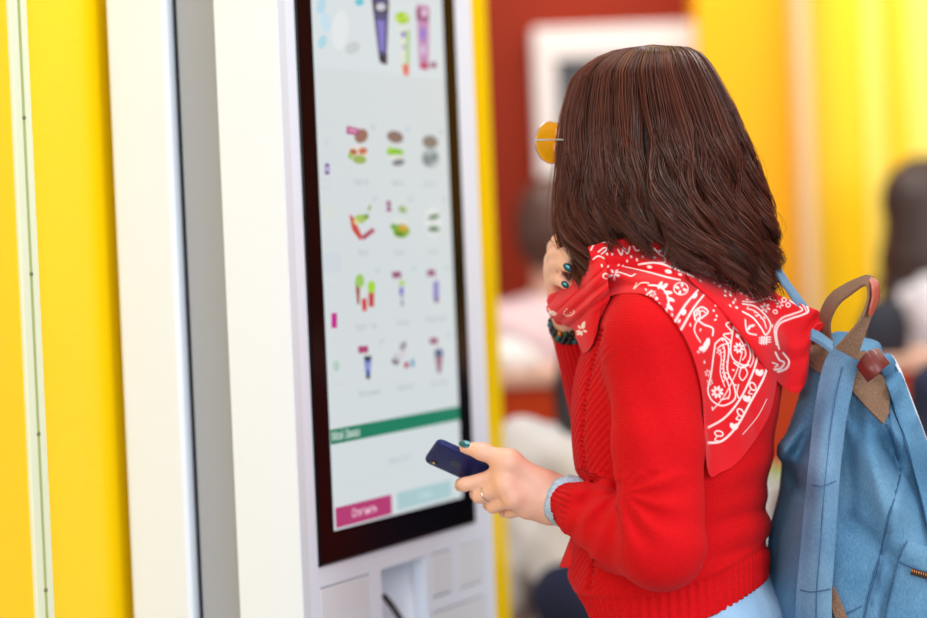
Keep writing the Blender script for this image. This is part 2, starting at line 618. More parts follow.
picture('ice_cream_picture', [(rec(431, 273, 8, 6.5, -4), (150, 84, 124)), (rec(435.8, 290, 5, 18), (128, 116, 196)), (rec(436.2, 300, 4, 5), (120, 60, 120))])
picture('drink_picture', [(rec(363, 349.5, 10, 7, -4), (166, 66, 116)), ([(364, 358), (371, 358), (369.5, 379), (366, 379)], (62, 88, 170)),
                          (rec(367.5, 358, 7.5, 4), (44, 58, 60)), (rec(367.8, 377, 4, 4), (40, 50, 80)), (rec(367.5, 366, 3, 8), (140, 160, 220))])
picture('dessert_picture', [(ell(403, 346, 6, 10, 25), (150, 146, 160)), (ell(397, 358, 10, 12, 30), (196, 196, 206)),
                            (ell(395, 362, 8, 6, 30), (130, 126, 140)), (ell(402, 354, 9, 7, -20), (206, 206, 212)),
                            (ell(406, 365, 5, 7, 10), (176, 70, 100)), (ell(412, 363, 4, 9), (96, 160, 190))])
picture('drink_picture', [(rec(433.6, 341, 8, 6, -4), (150, 74, 116)), (ell(438.5, 353, 9, 9), (70, 96, 136)),
                          ([(434.5, 356), (442.5, 356), (440.5, 373), (437, 373)], (150, 112, 132))])
# side bar
picture('category_icon', [(rec(327, 169, 4.4, 11), (118, 84, 150)), (rec(327, 169, 2.4, 5), (190, 190, 230))])
picture('category_icon', [(rec(334, 320.5, 5.6, 15), (190, 36, 140))])
picture('category_icon', [(rec(331.5, 263, 19, 20, -6), (202, 213, 220))])
picture('category_icon', [(ell(329, 212, 6, 14, 10), (212, 218, 208))])
picture('category_icon', [(ell(336, 366, 7, 11), (176, 204, 192))])
picture('category_icon', [(ell(326, 143, 4, 9), (196, 212, 216))])
# bars and buttons
mb = MB(); srect(mb, AX0, AX1, 1.1800, 1.1992, 0.5, (0, 124, 94)); bar = mb.build('order_bar', None, scr)
mb = MB(); srect(mb, 0.0935, 0.2585, 1.0730, 1.0992, 0.5, (176, 58, 112)); mb.build('cancel_button', None, scr)
mb = MB(); srect(mb, 0.2755, 0.4520, 1.0755, 1.0990, 0.5, (168, 200, 204)); mb.build('done_button', None, scr)


def text(s, sx, sz, size, rgb, name, layer=2.0, align='LEFT'):
    cu = bpy.data.curves.new('tmp', 'FONT'); cu.body = s; cu.size = size; cu.align_x = align; cu.align_y = 'CENTER'
    o = bpy.data.objects.new('tmp', cu); COL.objects.link(o)
    dg = bpy.context.evaluated_depsgraph_get()
    me = bpy.data.meshes.new_from_object(o.evaluated_get(dg))
    bpy.data.objects.remove(o); bpy.data.curves.remove(cu)
    me.name = name
    me.transform(Matrix(((1, 0, 0, sx), (0, 0, -1, -0.0037 - 0.0002 * layer), (0, 1, 0, sz), (0, 0, 0, 1))))
    me.materials.clear(); me.materials.append(E_(rgb))
    return link(name, me, scr)


text('Мой Заказ', 0.093, 1.1895, 0.0155, (235, 245, 242), 'order_bar_text')
text('Отменить', 0.176, 1.0862, 0.0155, (244, 214, 228), 'button_text', align='CENTER')
text('Готово', 0.364, 1.0872, 0.0125, (206, 224, 226), 'button_text', align='CENTER')
text('Заказ пуст', 0.287, 1.1435, 0.0135, (176, 186, 190), 'order_text', align='CENTER')
for (px, py, s) in ((361, 182, 'Бургер'), (397, 183, 'Чикен'), (430, 184, 'Бургер'), (363, 253, 'Ролл'), (399, 252.5, 'Салат'),
                    (433, 251.7, 'Салат'), (366, 327, 'Картофель'), (403, 323, 'Рожок'), (437, 319, 'Мороженое'), (369, 393, 'Молочный'),
                    (405, 387, 'Пирожок'), (439, 383, 'Коктейль')):
    s_, z_ = kp(px, py, -0.0036)
    text(s, float(s_), float(z_), 0.0122, (172, 181, 184), 'dish_name', align='CENTER')
for (px, py) in ((372, 127.5), (407, 130), (441, 132), (374, 199), (410, 199.5), (444, 200), (377, 271), (413, 269), (446, 268), (381, 342), (448, 335)):
    s_, z_ = kp(px, py, -0.0036)
    text('129', float(s_), float(z_), 0.010, (150, 178, 190), 'price_text', align='CENTER')
for (px, py) in ((327, 180), (330, 235), (334, 287), (337, 339), (338, 384), (326, 187)):
    s_, z_ = kp(px, py, -0.0036)
    text('Меню', float(s_), float(z_), 0.008, (200, 206, 208), 'category_text', align='CENTER')

# ================================================================== IMPLICIT SURFACES
f32 = np.float32


def nrm(v):
    v = np.asarray(v, float)
    return v / (np.linalg.norm(v) + 1e-12)


class Field:
    def __init__(self):
        self.p = []

    def _add(self, fn, c, R, k, op='u'):
        self.p.append((fn, np.asarray(c, float), float(R), k, op)); return self

    def cone(self, a, b, ra, rb, k=0.01, op='u'):
        a = np.asarray(a, float); b = np.asarray(b, float); ba = b - a; L2 = max(ba @ ba, 1e-9)

        def fn(P):
            q = P - a.astype(f32)
            t = np.clip((q @ ba.astype(f32)) / f32(L2), 0, 1)
            d = q - t[..., None] * ba.astype(f32)
            return np.sqrt((d * d).sum(-1)) - (ra + (rb - ra) * t)
        return self._add(fn, (a + b) / 2, np.sqrt(L2) / 2 + max(ra, rb), k, op)

    def chain(self, pts, rs, k=0.008):
        for i in range(len(pts) - 1):
            self.cone(pts[i], pts[i + 1], rs[i], rs[i + 1], k)
        return self

    def ell(self, c, r, R=None, k=0.01, op='u'):
        c = np.asarray(c, float); r = np.asarray(r, float); R = np.eye(3) if R is None else np.asarray(R, float)

        def fn(P):
            q = (P - c.astype(f32)) @ R.astype(f32)
            k0 = np.sqrt(((q / r.astype(f32)) ** 2).sum(-1)); k1 = np.sqrt(((q / (r * r).astype(f32)) ** 2).sum(-1))
            return k0 * (k0 - 1) / np.maximum(k1, 1e-6)
        return self._add(fn, c, r.max(), k, op)

    def rbox(self, c, h, r, R=None, k=0.01, op='u'):
        c = np.asarray(c, float); h = np.asarray(h, float) - r; R = np.eye(3) if R is None else np.asarray(R, float)

        def fn(P):
            q = np.abs((P - c.astype(f32)) @ R.astype(f32)) - h.astype(f32)
            return np.sqrt((np.maximum(q, 0) ** 2).sum(-1)) + np.minimum(q.max(-1), 0) - r
        return self._add(fn, c, np.linalg.norm(h) + r, k, op)

    def loft(self, sec, u, v, k=0.01, e=2.3, rnd=0.0, op='u'):
        """sections (z, x, y, half along u, half along v), superelliptic"""
        s = np.array(sorted(sec), float)
        u = np.asarray(u, float); v = np.asarray(v, float)
        zz = np.linspace(s[0, 0], s[-1, 0], 120)
        tab = np.stack([smooth_interp(zz, s[:, 0], s[:, i]) for i in range(1, 5)], 1)
        tab[:, 2:] = np.maximum(tab[:, 2:], 0.004)

        def fn(P):
            z = P[..., 2]
            cx, cy, a, b = [np.interp(z, zz, tab[:, i]).astype(f32) for i in range(4)]
            qx = P[..., 0] - cx; qy = P[..., 1] - cy
            U = np.abs(qx * f32(u[0]) + qy * f32(u[1])) / a; V = np.abs(qx * f32(v[0]) + qy * f32(v[1])) / b
            q = (U ** e + V ** e) ** (1 / e)
            d = (q - 1) * np.minimum(a, b)
            dz = np.maximum(z - f32(s[-1, 0]), f32(s[0, 0]) - z)
            if rnd:
                d2 = d + rnd; dz2 = dz + rnd
                return np.sqrt(np.maximum(d2, 0) ** 2 + np.maximum(dz2, 0) ** 2) + np.minimum(np.maximum(d2, dz2), 0) - rnd
            return np.maximum(d, dz)
        c = np.array([s[:, 1].mean(), s[:, 2].mean(), (s[0, 0] + s[-1, 0]) / 2])
        R = math.hypot((s[-1, 0] - s[0, 0]) / 2, s[:, 3:].max() * 1.3 + 0.08)
        return self._add(fn, c, R, k, op)

    def disp(self, fn, c, R):
        return self._add(fn, c, R, 0, 'd')

    def combine(self, d, x, k, op):
        if op == 'd':
            return d + x
        if op == 's2':
            return np.maximum(d, -x)
        if op == 's':
            x = -x
            if k:
                h = np.maximum(k - np.abs(d - x), 0) / k
                return np.maximum(d, x) + h * h * k * 0.25
            return np.maximum(d, x)
        if k:
            h = np.maximum(k - np.abs(d - x), 0) / k
            return np.minimum(d, x) - h * h * k * 0.25
        return np.minimum(d, x)

    def eval(self, P):
        P = np.asarray(P, f32)
        d = np.full(P.shape[:-1], 1.0, f32)
        for fn, c, R, k, op in self.p:
            d = self.combine(d, fn(P), k, op)
        return d

    def grid(self, lo, hi, h, B=12):
        lo = np.asarray(lo, float); nb = np.ceil((np.asarray(hi) - lo) / (h * B)).astype(int)
        n = nb * B
        bi = np.stack(np.meshgrid(*[np.arange(k) for k in nb], indexing='ij'), -1).reshape(-1, 3)
        bc = lo + (bi * B + (B - 1) / 2) * h
        d0 = self.eval(bc)
        hd = B * h * 0.87
        act = np.abs(d0) < hd * 1.7 + 0.012
        G = np.where(d0 > 0, f32(1), f32(-1)).reshape(nb)
        G = np.repeat(np.repeat(np.repeat(G, B, 0), B, 1), B, 2)
        ids = np.nonzero(act)[0]
        loc = (np.stack(np.meshgrid(*[np.arange(B)] * 3, indexing='ij'), -1).reshape(-1, 3) * h).astype(f32)
        for s in range(0, len(ids), 400):
            ii = ids[s:s + 400]
            P = (lo + bi[ii] * B * h).astype(f32)[:, None, :] + loc[None]
            d = np.full(P.shape[:2], 1.0, f32)
            for fn, c, R, k, op in self.p:
                near = np.linalg.norm(bc[ii] - c, axis=1) < R * 1.15 + hd + max(k, 0) + 0.02
                if near.any():
                    d[near] = self.combine(d[near], fn(P[near]), k, op)
            for j, q in enumerate(ii):
                a = bi[q] * B
                G[a[0]:a[0] + B, a[1]:a[1] + B, a[2]:a[2] + B] = d[j].reshape(B, B, B)
        return G, lo

    def mesh(self, lo, hi, h):
        G, lo = self.grid(lo, hi, h)
        return surface_nets(G, lo, h)

    def normal(self, P, e=0.002):
        g = []
        for i in range(3):
            o = np.zeros(3); o[i] = e
            g.append(self.eval(P + o) - self.eval(P - o))
        g = np.stack(g, -1)
        return g / (np.linalg.norm(g, axis=-1, keepdims=True) + 1e-9)

    def trace(self, px, py, start=2.4, end=3.7, step=0.8, n=90):
        """distance from the camera at which the sight line through a pixel meets the surface (nan = misses)"""
        r = ray(px, py); t = np.full(r.shape[:-1], start)
        ln = np.linalg.norm(r, axis=-1)
        for _ in range(n):
            d = self.eval(CAM + r * t[..., None])
            t = np.where(t < end, t + np.maximum(d, -0.01) / ln * step, t)
        d = self.eval(CAM + r * t[..., None])
        return np.where((t < end) & (np.abs(d) < 0.004), t, np.nan)


def smooth_interp(x, xp, fp):
    """monotone-ish cubic through the sections"""
    m = np.gradient(fp, xp)
    i = np.clip(np.searchsorted(xp, x) - 1, 0, len(xp) - 2)
    h = xp[i + 1] - xp[i]; t = (x - xp[i]) / h
    return ((2 * t ** 3 - 3 * t ** 2 + 1) * fp[i] + (t ** 3 - 2 * t ** 2 + t) * h * m[i]
            + (-2 * t ** 3 + 3 * t ** 2) * fp[i + 1] + (t ** 3 - t ** 2) * h * m[i + 1])


def surface_nets(G, lo, h):
    S = G < 0
    nx, ny, nz = G.shape
    c = np.zeros((nx - 1, ny - 1, nz - 1), np.uint8)
    for a in (0, 1):
        for b_ in (0, 1):
            for d in (0, 1):
                c += S[a:nx - 1 + a, b_:ny - 1 + b_, d:nz - 1 + d]
    act = (c > 0) & (c < 8)
    idx = np.argwhere(act)
    vid = np.full(act.shape, -1, np.int32); vid[act] = np.arange(len(idx))
    acc = np.zeros((len(idx), 3)); cnt = np.zeros(len(idx))
    cor = [(a, b_, d) for a in (0, 1) for b_ in (0, 1) for d in (0, 1)]
    val = {q: G[idx[:, 0] + q[0], idx[:, 1] + q[1], idx[:, 2] + q[2]] for q in cor}
    for q in cor:
        for ax in range(3):
            if q[ax] == 0:
                r = list(q); r[ax] = 1; r = tuple(r)
                v0, v1 = val[q], val[r]
                m = (v0 < 0) != (v1 < 0)
                t = np.where(m, v0 / np.where(m, v0 - v1, 1), 0)
                p = np.array(q, float)[None].repeat(len(idx), 0); p[:, ax] += t
                acc[m] += p[m]; cnt[m] += 1
    V = lo + (idx + acc / np.maximum(cnt, 1)[:, None]) * h
    quads = []
    for ax in range(3):
        sl0 = [slice(1, None)] * 3; sl0[ax] = slice(0, -1)
        A = S[:-1, :-1, :-1] if False else None
        o = [0, 0, 0]; o[ax] = 1
        a = S[:nx - 1, :ny - 1, :nz - 1]
        bb = S[o[0]:nx - 1 + o[0], o[1]:ny - 1 + o[1], o[2]:nz - 1 + o[2]]
        ch = a != bb
        e = np.argwhere(ch)
        u, w = [(1, 2), (2, 0), (0, 1)][ax]
        e = e[(e[:, u] > 0) & (e[:, w] > 0)]
        du = np.zeros(3, int); du[u] = 1; dw = np.zeros(3, int); dw[w] = 1
        g = lambda q: vid[q[:, 0], q[:, 1], q[:, 2]]
        Q = np.stack([g(e - du - dw), g(e - dw), g(e), g(e - du)], 1)
        flip = ~a[e[:, 0], e[:, 1], e[:, 2]]
        Q[flip] = Q[flip][:, ::-1]
        quads.append(Q)
    Q = np.concatenate(quads)
    return V, Q[(Q >= 0).all(1)]


# ================================================================== THE SHOPPER
AB = math.radians(10)                                   # heading of the body : to the left, a little away
FB = np.array([-math.cos(AB), math.sin(AB), 0.0]); LB = np.array([-math.sin(AB), -math.cos(AB), 0.0])
AH = math.radians(50)                                   # heading of the head
FH = np.array([-math.cos(AH), math.sin(AH), 0.0]); LH = np.array([-math.sin(AH), -math.cos(AH), 0.0])
UP = np.array([0, 0, 1.0])


def w1(px, py, Y):
    return W(float(px), float(py), float(Y))


root = w1(690, 600, 3.17); root[2] = 0
P_ = empty('person', root, 'woman in a red knitted cardigan and red paisley bandana at the kiosk holding a phone', 'person')

# ---- joints
SH_L, EL_L, WR_L = w1(655, 340, 2.99), w1(661, 546, 2.935), w1(566, 501, 3.085)
SH_R, EL_R, WR_R = w1(690, 345, 3.32), w1(612, 452, 3.34), w1(573, 327, 3.215)
HIP = w1(705, 640, 3.17)
hip_l = np.array([HIP[0], HIP[1], 0.88]) + LB * 0.09; hip_r = np.array([HIP[0], HIP[1], 0.88]) - LB * 0.09
kn_l = np.array([hip_l[0] + 0.0, hip_l[1], 0.47]) + FB * 0.02; kn_r = np.array([hip_r[0], hip_r[1], 0.47]) + FB * 0.02
an_l = np.array([hip_l[0], hip_l[1], 0.085]) - FB * 0.01; an_r = np.array([hip_r[0], hip_r[1], 0.085]) - FB * 0.01


def section(py, L, R, a, Y=3.15, z=None, inset=0.0):
    c = w1((L + R) / 2, py, Y)
    half = (R - L) / 2 * Y / F - inset
    bfb = math.sqrt(max(half ** 2 - (a * math.sin(AB)) ** 2, 0.0004)) / math.cos(AB)
    return (c[2], c[0], c[1], a - inset, bfb)


torso = [(268, 630, 712, 0.050), (285, 618, 735, 0.085), (305, 602, 762, 0.135), (330, 588, 781, 0.158), (365, 576, 785, 0.165), (410, 571, 780, 0.163),
         (450, 573, 774, 0.156), (490, 579, 768, 0.150), (520, 577, 769, 0.150), (550, 572, 771, 0.155), (580, 570, 772, 0.16), (600, 582, 768, 0.163), (628, 590, 772, 0.165)]

# ---- phone (defined first : the hand closes on it)
PH_L, PH_R = w1(431, 449.5, 3.128), w1(525, 492.0, 3.138)
pu = nrm(PH_R - PH_L)
pw = nrm(np.array([-0.28, 0.82, -0.46])); pw = nrm(pw - pu * (pw @ pu))     # towards the lower, far edge
pn = nrm(np.cross(pw, pu))                                                  # back of the phone
if pn[1] > 0:
    pn = -pn
PC = (PH_L + PH_R) / 2
PL, PWD, PT = 0.126, 0.059, 0.009


def ph(s, t, hgt=0.0):
    return PC + pu * s + pw * t + pn * hgt


def off_phone(p, r):
    """push a joint out of the phone body so that the finger touches it"""
    q = p - PC; s, t, h = q @ pu, q @ pw, q @ pn
    ds, dt, dh = abs(s) - PL / 2, abs(t) - PWD / 2, abs(h) - PT / 2
    if max(ds, dt, dh) >= r or ds > r or dt > r:
        return p
    if dh >= dt:
        return p + pn * math.copysign(max(r - dh, 0), h)
    return p + pw * math.copysign(max(r - dt, 0), t)


body = Field()
# torso and legs (under the clothes)
body.loft([section(py, L, R, a, inset=0.022) for py, L, R, a in torso[1:]], LB, FB, 0.0, 2.2, 0.02)
zt_ = section(628, 590, 772, 0.165)
body.ell((HIP[0], HIP[1], 0.92), (0.088, 0.135, 0.10), np.stack([FB, LB, UP], 1), 0.05)
for hp, kn, an in ((hip_l, kn_l, an_l), (hip_r, kn_r, an_r)):
    body.cone(hp, kn, 0.078, 0.05, 0.03); body.cone(kn, an, 0.05, 0.033, 0.015)
    body.ell(an + FB * 0.06 + np.array([0, 0, -0.045]), (0.115, 0.038, 0.035), np.stack([FB, LB, UP], 1), 0.02)
# arms
body.cone(SH_L, EL_L, 0.046, 0.038, 0.03); body.cone(EL_L, WR_L, 0.036, 0.025, 0.01)
body.cone(SH_R, EL_R, 0.046, 0.036, 0.03); body.cone(EL_R, WR_R, 0.034, 0.022, 0.01)
# neck and head
HC = w1(627, 146, 3.13)
neck0 = w1(662, 300, 3.15)
body.cone(neck0, HC - UP * 0.07 - FH * 0.02, 0.056, 0.05, 0.04)
RH = np.stack([FH, LH, UP], 1)


def hp_(fw, lf, up):
    return HC + FH * fw + LH * lf + UP * up


body.ell(hp_(-0.005, 0, 0.012), (0.090, 0.070, 0.090), RH, 0.03)
body.ell(hp_(0.035, 0, -0.045), (0.058, 0.056, 0.078), RH, 0.03)
body.ell(hp_(0.068, 0, -0.105), (0.020, 0.024, 0.017), RH, 0.02)
body.cone(hp_(0.088, 0, 0.005), hp_(0.107, 0, -0.035), 0.007, 0.011, 0.012)
body.cone(hp_(0.084, 0.016, 0.022), hp_(0.074, 0.040, 0.02), 0.007, 0.006, 0.015)
body.cone(hp_(0.084, -0.016, 0.022), hp_(0.074, -0.040, 0.02), 0.007, 0.006, 0.015)
for sgn in (1, -1):
    body.ell(hp_(0.094, 0.031 * sgn, 0.002), (0.012, 0.016, 0.010), RH, 0.01, 's')
    body.ell(hp_(0.080, 0.031 * sgn, 0.002), (0.012, 0.013, 0.011), RH, 0.003)
    body.ell(hp_(-0.008, 0.073 * sgn, -0.008), (0.017, 0.007, 0.03), RH, 0.006)
body.cone(hp_(0.093, 0.016, -0.068), hp_(0.093, -0.016, -0.068), 0.006, 0.006, 0.006)
body.cone(hp_(0.091, 0.013, -0.079), hp_(0.091, -0.013, -0.079), 0.006, 0.006, 0.006)

# ---- left hand, holding the phone
wr = w1(557, 499, 3.098)
mcp = [w1(505, 474, 3.090), w1(506, 486, 3.078), w1(514, 499, 3.078), w1(527, 508, 3.088)]
body.cone(WR_L, wr, 0.025, 0.0245, 0.01)
base = [w1(546, 486, 3.098), w1(547, 494, 3.090), w1(548, 502, 3.090), w1(549, 508, 3.098)]
for i in range(4):
    body.cone(wr, base[i], 0.021, 0.0165, 0.012)
    body.cone(base[i], mcp[i], 0.0165, 0.0125, 0.012)
fingers = [
    [(464.5, 484.5, 3.103), (462, 482, 3.150), (470, 474, 3.178)],
    [(479, 496.5, 3.100), (476, 494, 3.150), (482, 484, 3.182)],
    [(493, 506.5, 3.102), (489, 505, 3.150), (494, 495, 3.182)],
    [(510, 512.5, 3.108), (504, 512, 3.150), (508, 503, 3.180)]]
frad = [(0.0098, 0.0085, 0.0078, 0.0066), (0.0100, 0.0085, 0.0078, 0.0066), (0.0096, 0.0082, 0.0074, 0.0062), (0.0086, 0.0072, 0.0066, 0.0056)]
fpts = []
for i in range(4):
    pts = [mcp[i]] + [off_phone(w1(*q), frad[i][j + 1] + 0.0005) for j, q in enumerate(fingers[i])]
    fpts.append(pts)
    body.chain(pts, frad[i], 0.0035)
# knuckles
for i in range(4):
    body.ell(mcp[i] + np.array([0, -0.003, 0.001]), (0.0115,) * 3, None, 0.008)
# thumb
th_ = [w1(541, 482, 3.085), w1(509, 462, 3.082), w1(482, 451.5, 3.090), w1(465, 447.5, 3.098)]
th_ = [th_[0], off_phone(th_[1], 0.012), off_phone(th_[2], 0.0095), off_phone(th_[3], 0.0078)]
body.chain(th_, (0.0165, 0.0112, 0.0096, 0.0076), 0.008)
body.cone(th_[1], mcp[0], 0.0105, 0.0105, 0.02)

# ---- right hand, curled against the chin
wr2 = w1(571, 312, 3.202)
body.cone(WR_R, wr2, 0.022, 0.0215, 0.01)
pk = [w1(556, 248, 3.205), w1(553.5, 260, 3.190), w1(553.5, 272, 3.185), w1(557, 284, 3.185)]
for i in range(4):
    body.cone(wr2, pk[i], 0.018, 0.0115, 0.012)
tips2 = [[(558, 241, 3.175), (566, 239.5, 3.145), (571, 246, 3.130)], [(555, 254, 3.158), (563, 254, 3.130), (569, 258, 3.118)],
         [(555, 266, 3.152), (562.5, 264, 3.125), (569, 268, 3.113)], [(556, 279, 3.155), (560, 280, 3.130), (566, 285, 3.118)]]
t2 = []
for i in range(4):
    pts = [pk[i]] + [w1(*q) for q in tips2[i]]
    t2.append(pts)
    body.chain(pts, (0.0105, 0.0086, 0.0076, 0.0064), 0.003)
body.chain([w1(572, 300, 3.185), w1(577, 275, 3.165), w1(580, 256, 3.160)], (0.015, 0.011, 0.008), 0.01)

m_skin = mat('skin', (238, 184, 158), 0.42, sss=0.1, var=0.035, vscale=40, bump=0.1, bscale=500)
bv, bq = body.mesh((-0.15, 2.72, -0.01), (0.62, 3.50, 1.68), 0.0034)
o = np_mesh('body', bv, bq, m_skin)
sm = o.modifiers.new('relax', 'SMOOTH'); sm.factor = 0.5; sm.iterations = 2
keep(o, P_)
# finer skin for the two hands is in the same surface; nails are parts
m_nail = mat('teal_nail_varnish', (14, 92, 98), 0.12, metal=0.55, coat=0.6)


def nail(c, along, out, w, l, name='nail'):
    a = nrm(along); out = nrm(out - a * (out @ a)); s = np.cross(out, a)
    mb = MB(); mb.ellipsoid(c, (l, w, 0.0016), None, np.stack([a, s, out], 1), 16, 8)
    keep(mb.build(name, m_nail, None, smooth=True), P_)


tdir = th_[3] - th_[2]
nail(th_[3] + nrm(np.array([0.05, -0.75, 0.66])) * 0.0072 - nrm(tdir) * 0.000, tdir, np.array([0.05, -0.75, 0.66]), 0.0058, 0.0082)
for q, sz in ((t2[0], 1.0), (t2[2], 1.0), (t2[3], 0.8)):
    al = q[3] - q[2]
    nail(q[3] + np.array([-0.25, -0.95, 0.12]) * 0.0060, np.array([0.62, -0.1, -0.6]), np.array([-0.25, -0.95, 0.12]), 0.0046 * sz, 0.0068 * sz)

# ring on the middle finger
rc = fpts[1][1] * 0.72 + fpts[1][0] * 0.28; ra = nrm(fpts[1][1] - fpts[1][0])
mb = MB()
u_ = nrm(np.cross(ra, UP)); v_ = np.cross(ra, u_)
mb.tube([rc + (u_ * math.cos(a) + v_ * math.sin(a)) * 0.0098 for a in np.linspace(0, 2 * PI, 28, endpoint=False)], 0.0011, None, 8, True)
keep(mb.build('ring', mat('silver', (214, 206, 200), 0.22, metal=1.0), None, smooth=True), P_)

# ---- phone
ph_root = empty('phone', PC, 'dark blue smartphone in the hand of the woman in front of the lit screen', 'phone')
RP = Matrix(((pu[0], pw[0], pn[0]), (pu[1], pw[1], pn[1]), (pu[2], pw[2], pn[2])))
if RP.determinant() < 0:
    RP = Matrix(((pu[0], -pw[0], pn[0]), (pu[1], -pw[1], pn[1]), (pu[2], -pw[2], pn[2])))
ph_root.rotation_euler = RP.to_euler()
wsg = 1 if (RP.col[1] @ Vector(pw)) > 0 else -1


def rrect(w, h, r, n=6):
    out = []
    for cx, cy, a0 in ((w - r, h - r, 0), (-w + r, h - r, 90), (-w + r, -h + r, 180), (w - r, -h + r, 270)):
        for i in range(n + 1):
            a = math.radians(a0 + 90 * i / n); out.append((cx + r * math.cos(a), cy + r * math.sin(a)))
    return out


def slab(mb, w, h, r, z0, z1, m=None, cx=0, cy=0, rim=0.0):
    ring = rrect(w, h, r); n = len(ring)
    lv = [(z0, rim), (z0 + rim * 0.3, rim * 0.3), (z0 + rim, 0), (z1 - rim, 0), (z1 - rim * 0.3, rim * 0.3), (z1, rim)] if rim else [(z0, 0), (z1, 0)]
    vs = []
    for z, ins in lv:
        for x, y in rrect(w - ins, h - ins, max(r - ins, 0.0003)):
            vs.append((x + cx, y + cy, z))
    fs = []
    for i in range(len(lv) - 1):
        for j in range(n):
            fs.append((i * n + j, i * n + (j + 1) % n, (i + 1) * n + (j + 1) % n, (i + 1) * n + j))
    fs.append(tuple(range(n))[::-1]); fs.append(tuple((len(lv) - 1) * n + j for j in range(n)))
    mb.add(vs, fs, m)


m_case = mat('blue_silicone', (16, 28, 92), 0.45, spec=0.35)
mb = MB(); slab(mb, PL / 2, PWD / 2, 0.009, -PT / 2, PT / 2, None, rim=0.003)
mb.build('case', m_case, ph_root, smooth=True)
mb = MB(); slab(mb, 0.0055, 0.0052, 0.005, PT / 2 - 0.001, PT / 2 + 0.0009, None, -PL / 2 + 0.0115, wsg * (PWD / 2 - 0.0105), rim=0.0006)
cm = mb.build('camera_lens', mat('lens_black', (10, 10, 14), 0.15), ph_root, smooth=True)
mb = MB(); mb.ellipsoid((-PL / 2 + 0.0115, wsg * (PWD / 2 - 0.0105), PT / 2 + 0.0008), (0.0018, 0.0018, 0.0008))  # pale bead modelled as the highlight on the lens
mb.build('glint', mat('lens_glint', (226, 190, 160), 0.2, metal=0.8), cm, smooth=True)
# the darker fruit shaped emblem pressed into the back
mb = MB()
pts = []
for i in range(40):
    a = 2 * PI * i / 40
    r = 0.0072 * (1 - 0.10 * abs(math.cos(a)) ** 8)
    x, y = r * math.cos(a), r * math.sin(a) * 0.95
    bite = math.hypot(x - 0.001, y - 0.0098)
    if bite < 0.0042:
        y -= 0.0042 - bite
    pts.append((x, y))
ex = -PL / 2 + 0.034
mb.add([(p[0] + ex, wsg * p[1], PT / 2 + 0.0002) for p in pts], [tuple(range(40)) if wsg > 0 else tuple(range(40))[::-1]])
mb.ellipsoid((ex - 0.0095, wsg * 0.0004, PT / 2 + 0.0002), (0.0022, 0.0010, 0.0002))
mb.build('emblem', mat('emblem_navy', (18, 22, 58), 0.3), ph_root)
mb = MB(); slab(mb, PL / 2 - 0.004, PWD / 2 - 0.004, 0.006, -PT / 2 - 0.0003, -PT / 2 + 0.0005)
mb.build('glass', mat('phone_glass', (12, 12, 16), 0.08), ph_root)

# ---- cardigan
kn = Field()
TS = [section(py, L, R, a) for py, L, R, a in torso]
kn.loft(TS, LB, FB, 0.0, 2.25, 0.03)
kn.cone(w1(655, 300, 3.06), SH_L, 0.05, 0.054, 0.05)
kn.cone(w1(690, 305, 3.22), SH_R, 0.05, 0.054, 0.05)
kn.cone(SH_L, (SH_L + EL_L) / 2, 0.0535, 0.0515, 0.022)
kn.cone((SH_L + EL_L) / 2, EL_L, 0.0515, 0.0495, 0.012)
cuff_a = EL_L + (WR_L - EL_L) * 0.72; cuff_b = EL_L + (WR_L - EL_L) * 0.90
fm = EL_L + (WR_L - EL_L) * 0.38 + np.array([0, 0, -0.006])
kn.cone(EL_L, fm, 0.0485, 0.0450, 0.012)
kn.cone(fm, cuff_a, 0.0450, 0.0385, 0.012)
kn.cone(cuff_a, cuff_b, 0.0350, 0.0315, 0.010)
cuff2 = EL_R + (WR_R - EL_R) * 0.93
kn.cone(SH_R, EL_R, 0.054, 0.046, 0.02); kn.cone(EL_R, cuff2, 0.043, 0.029, 0.012)
# open the cuff
ad = nrm(WR_L - EL_L); ad2 = nrm(WR_R - EL_R)
kn.cone(cuff_b - ad * 0.012, cuff_b + ad * 0.09, 0.0275, 0.0285, 0.002, 's')
kn.cone(cuff2 - ad2 * 0.012, cuff2 + ad2 * 0.09, 0.0245, 0.0255, 0.002, 's')


# creases : waist rolls at the back, elbow crook, under the arm
def folds(P):
    px = to_px_f(P)
    x, y = px[..., 0], px[..., 1]
    near = P[..., 1] < 3.3
    g = lambda v, c, w: np.exp(-((v - c) / w) ** 2)
    d = np.zeros(x.shape, f32)
    back = 1 / (1 + np.exp(-(x - 715) / 8))
    yy = y + (x - 740) * 0.32
    d += 0.6 * back * (0.006 * g(yy, 517, 7) - 0.004 * g(yy, 500, 9) - 0.004 * g(yy, 534, 8) + 0.005 * g(yy, 551, 6) - 0.003 * g(yy, 566, 8))
    d += back * 0.0025 * np.sin(yy / 9.0 + x * 0.02) * g(y, 470, 40)
    # crook of the elbow: creases fanning from (622, 500)
    dx, dy = x - 622, y - 492
    r = np.hypot(dx, dy); an = np.arctan2(dy, dx)
    d += 0.0028 * np.sin(an * 11 + r * 0.03) * g(r, 42, 26) * (dy > -20)
    # ripples along the forearm by the cuff
    s = (x - 560) * 0.91 + (y - 500) * 0.41
    lower = (y > 470 + (x - 560) * 0.2)
    d += lower * (0.0035 * g(s, 24, 5) - 0.002 * g(s, 34, 7) + 0.0025 * g(s, 47, 5))
    # long soft pulls down the upper arm
    arm = g(x, 655, 40) * g(y, 420, 90)
    d += arm * 0.0016 * np.sin((x * 0.8 - y * 0.35) / 6.5)
    return np.where(near, d, 0).astype(f32)


def to_px_f(P):
    a, b_ = to_px(P.astype(float))
    return np.stack([a, b_], -1)


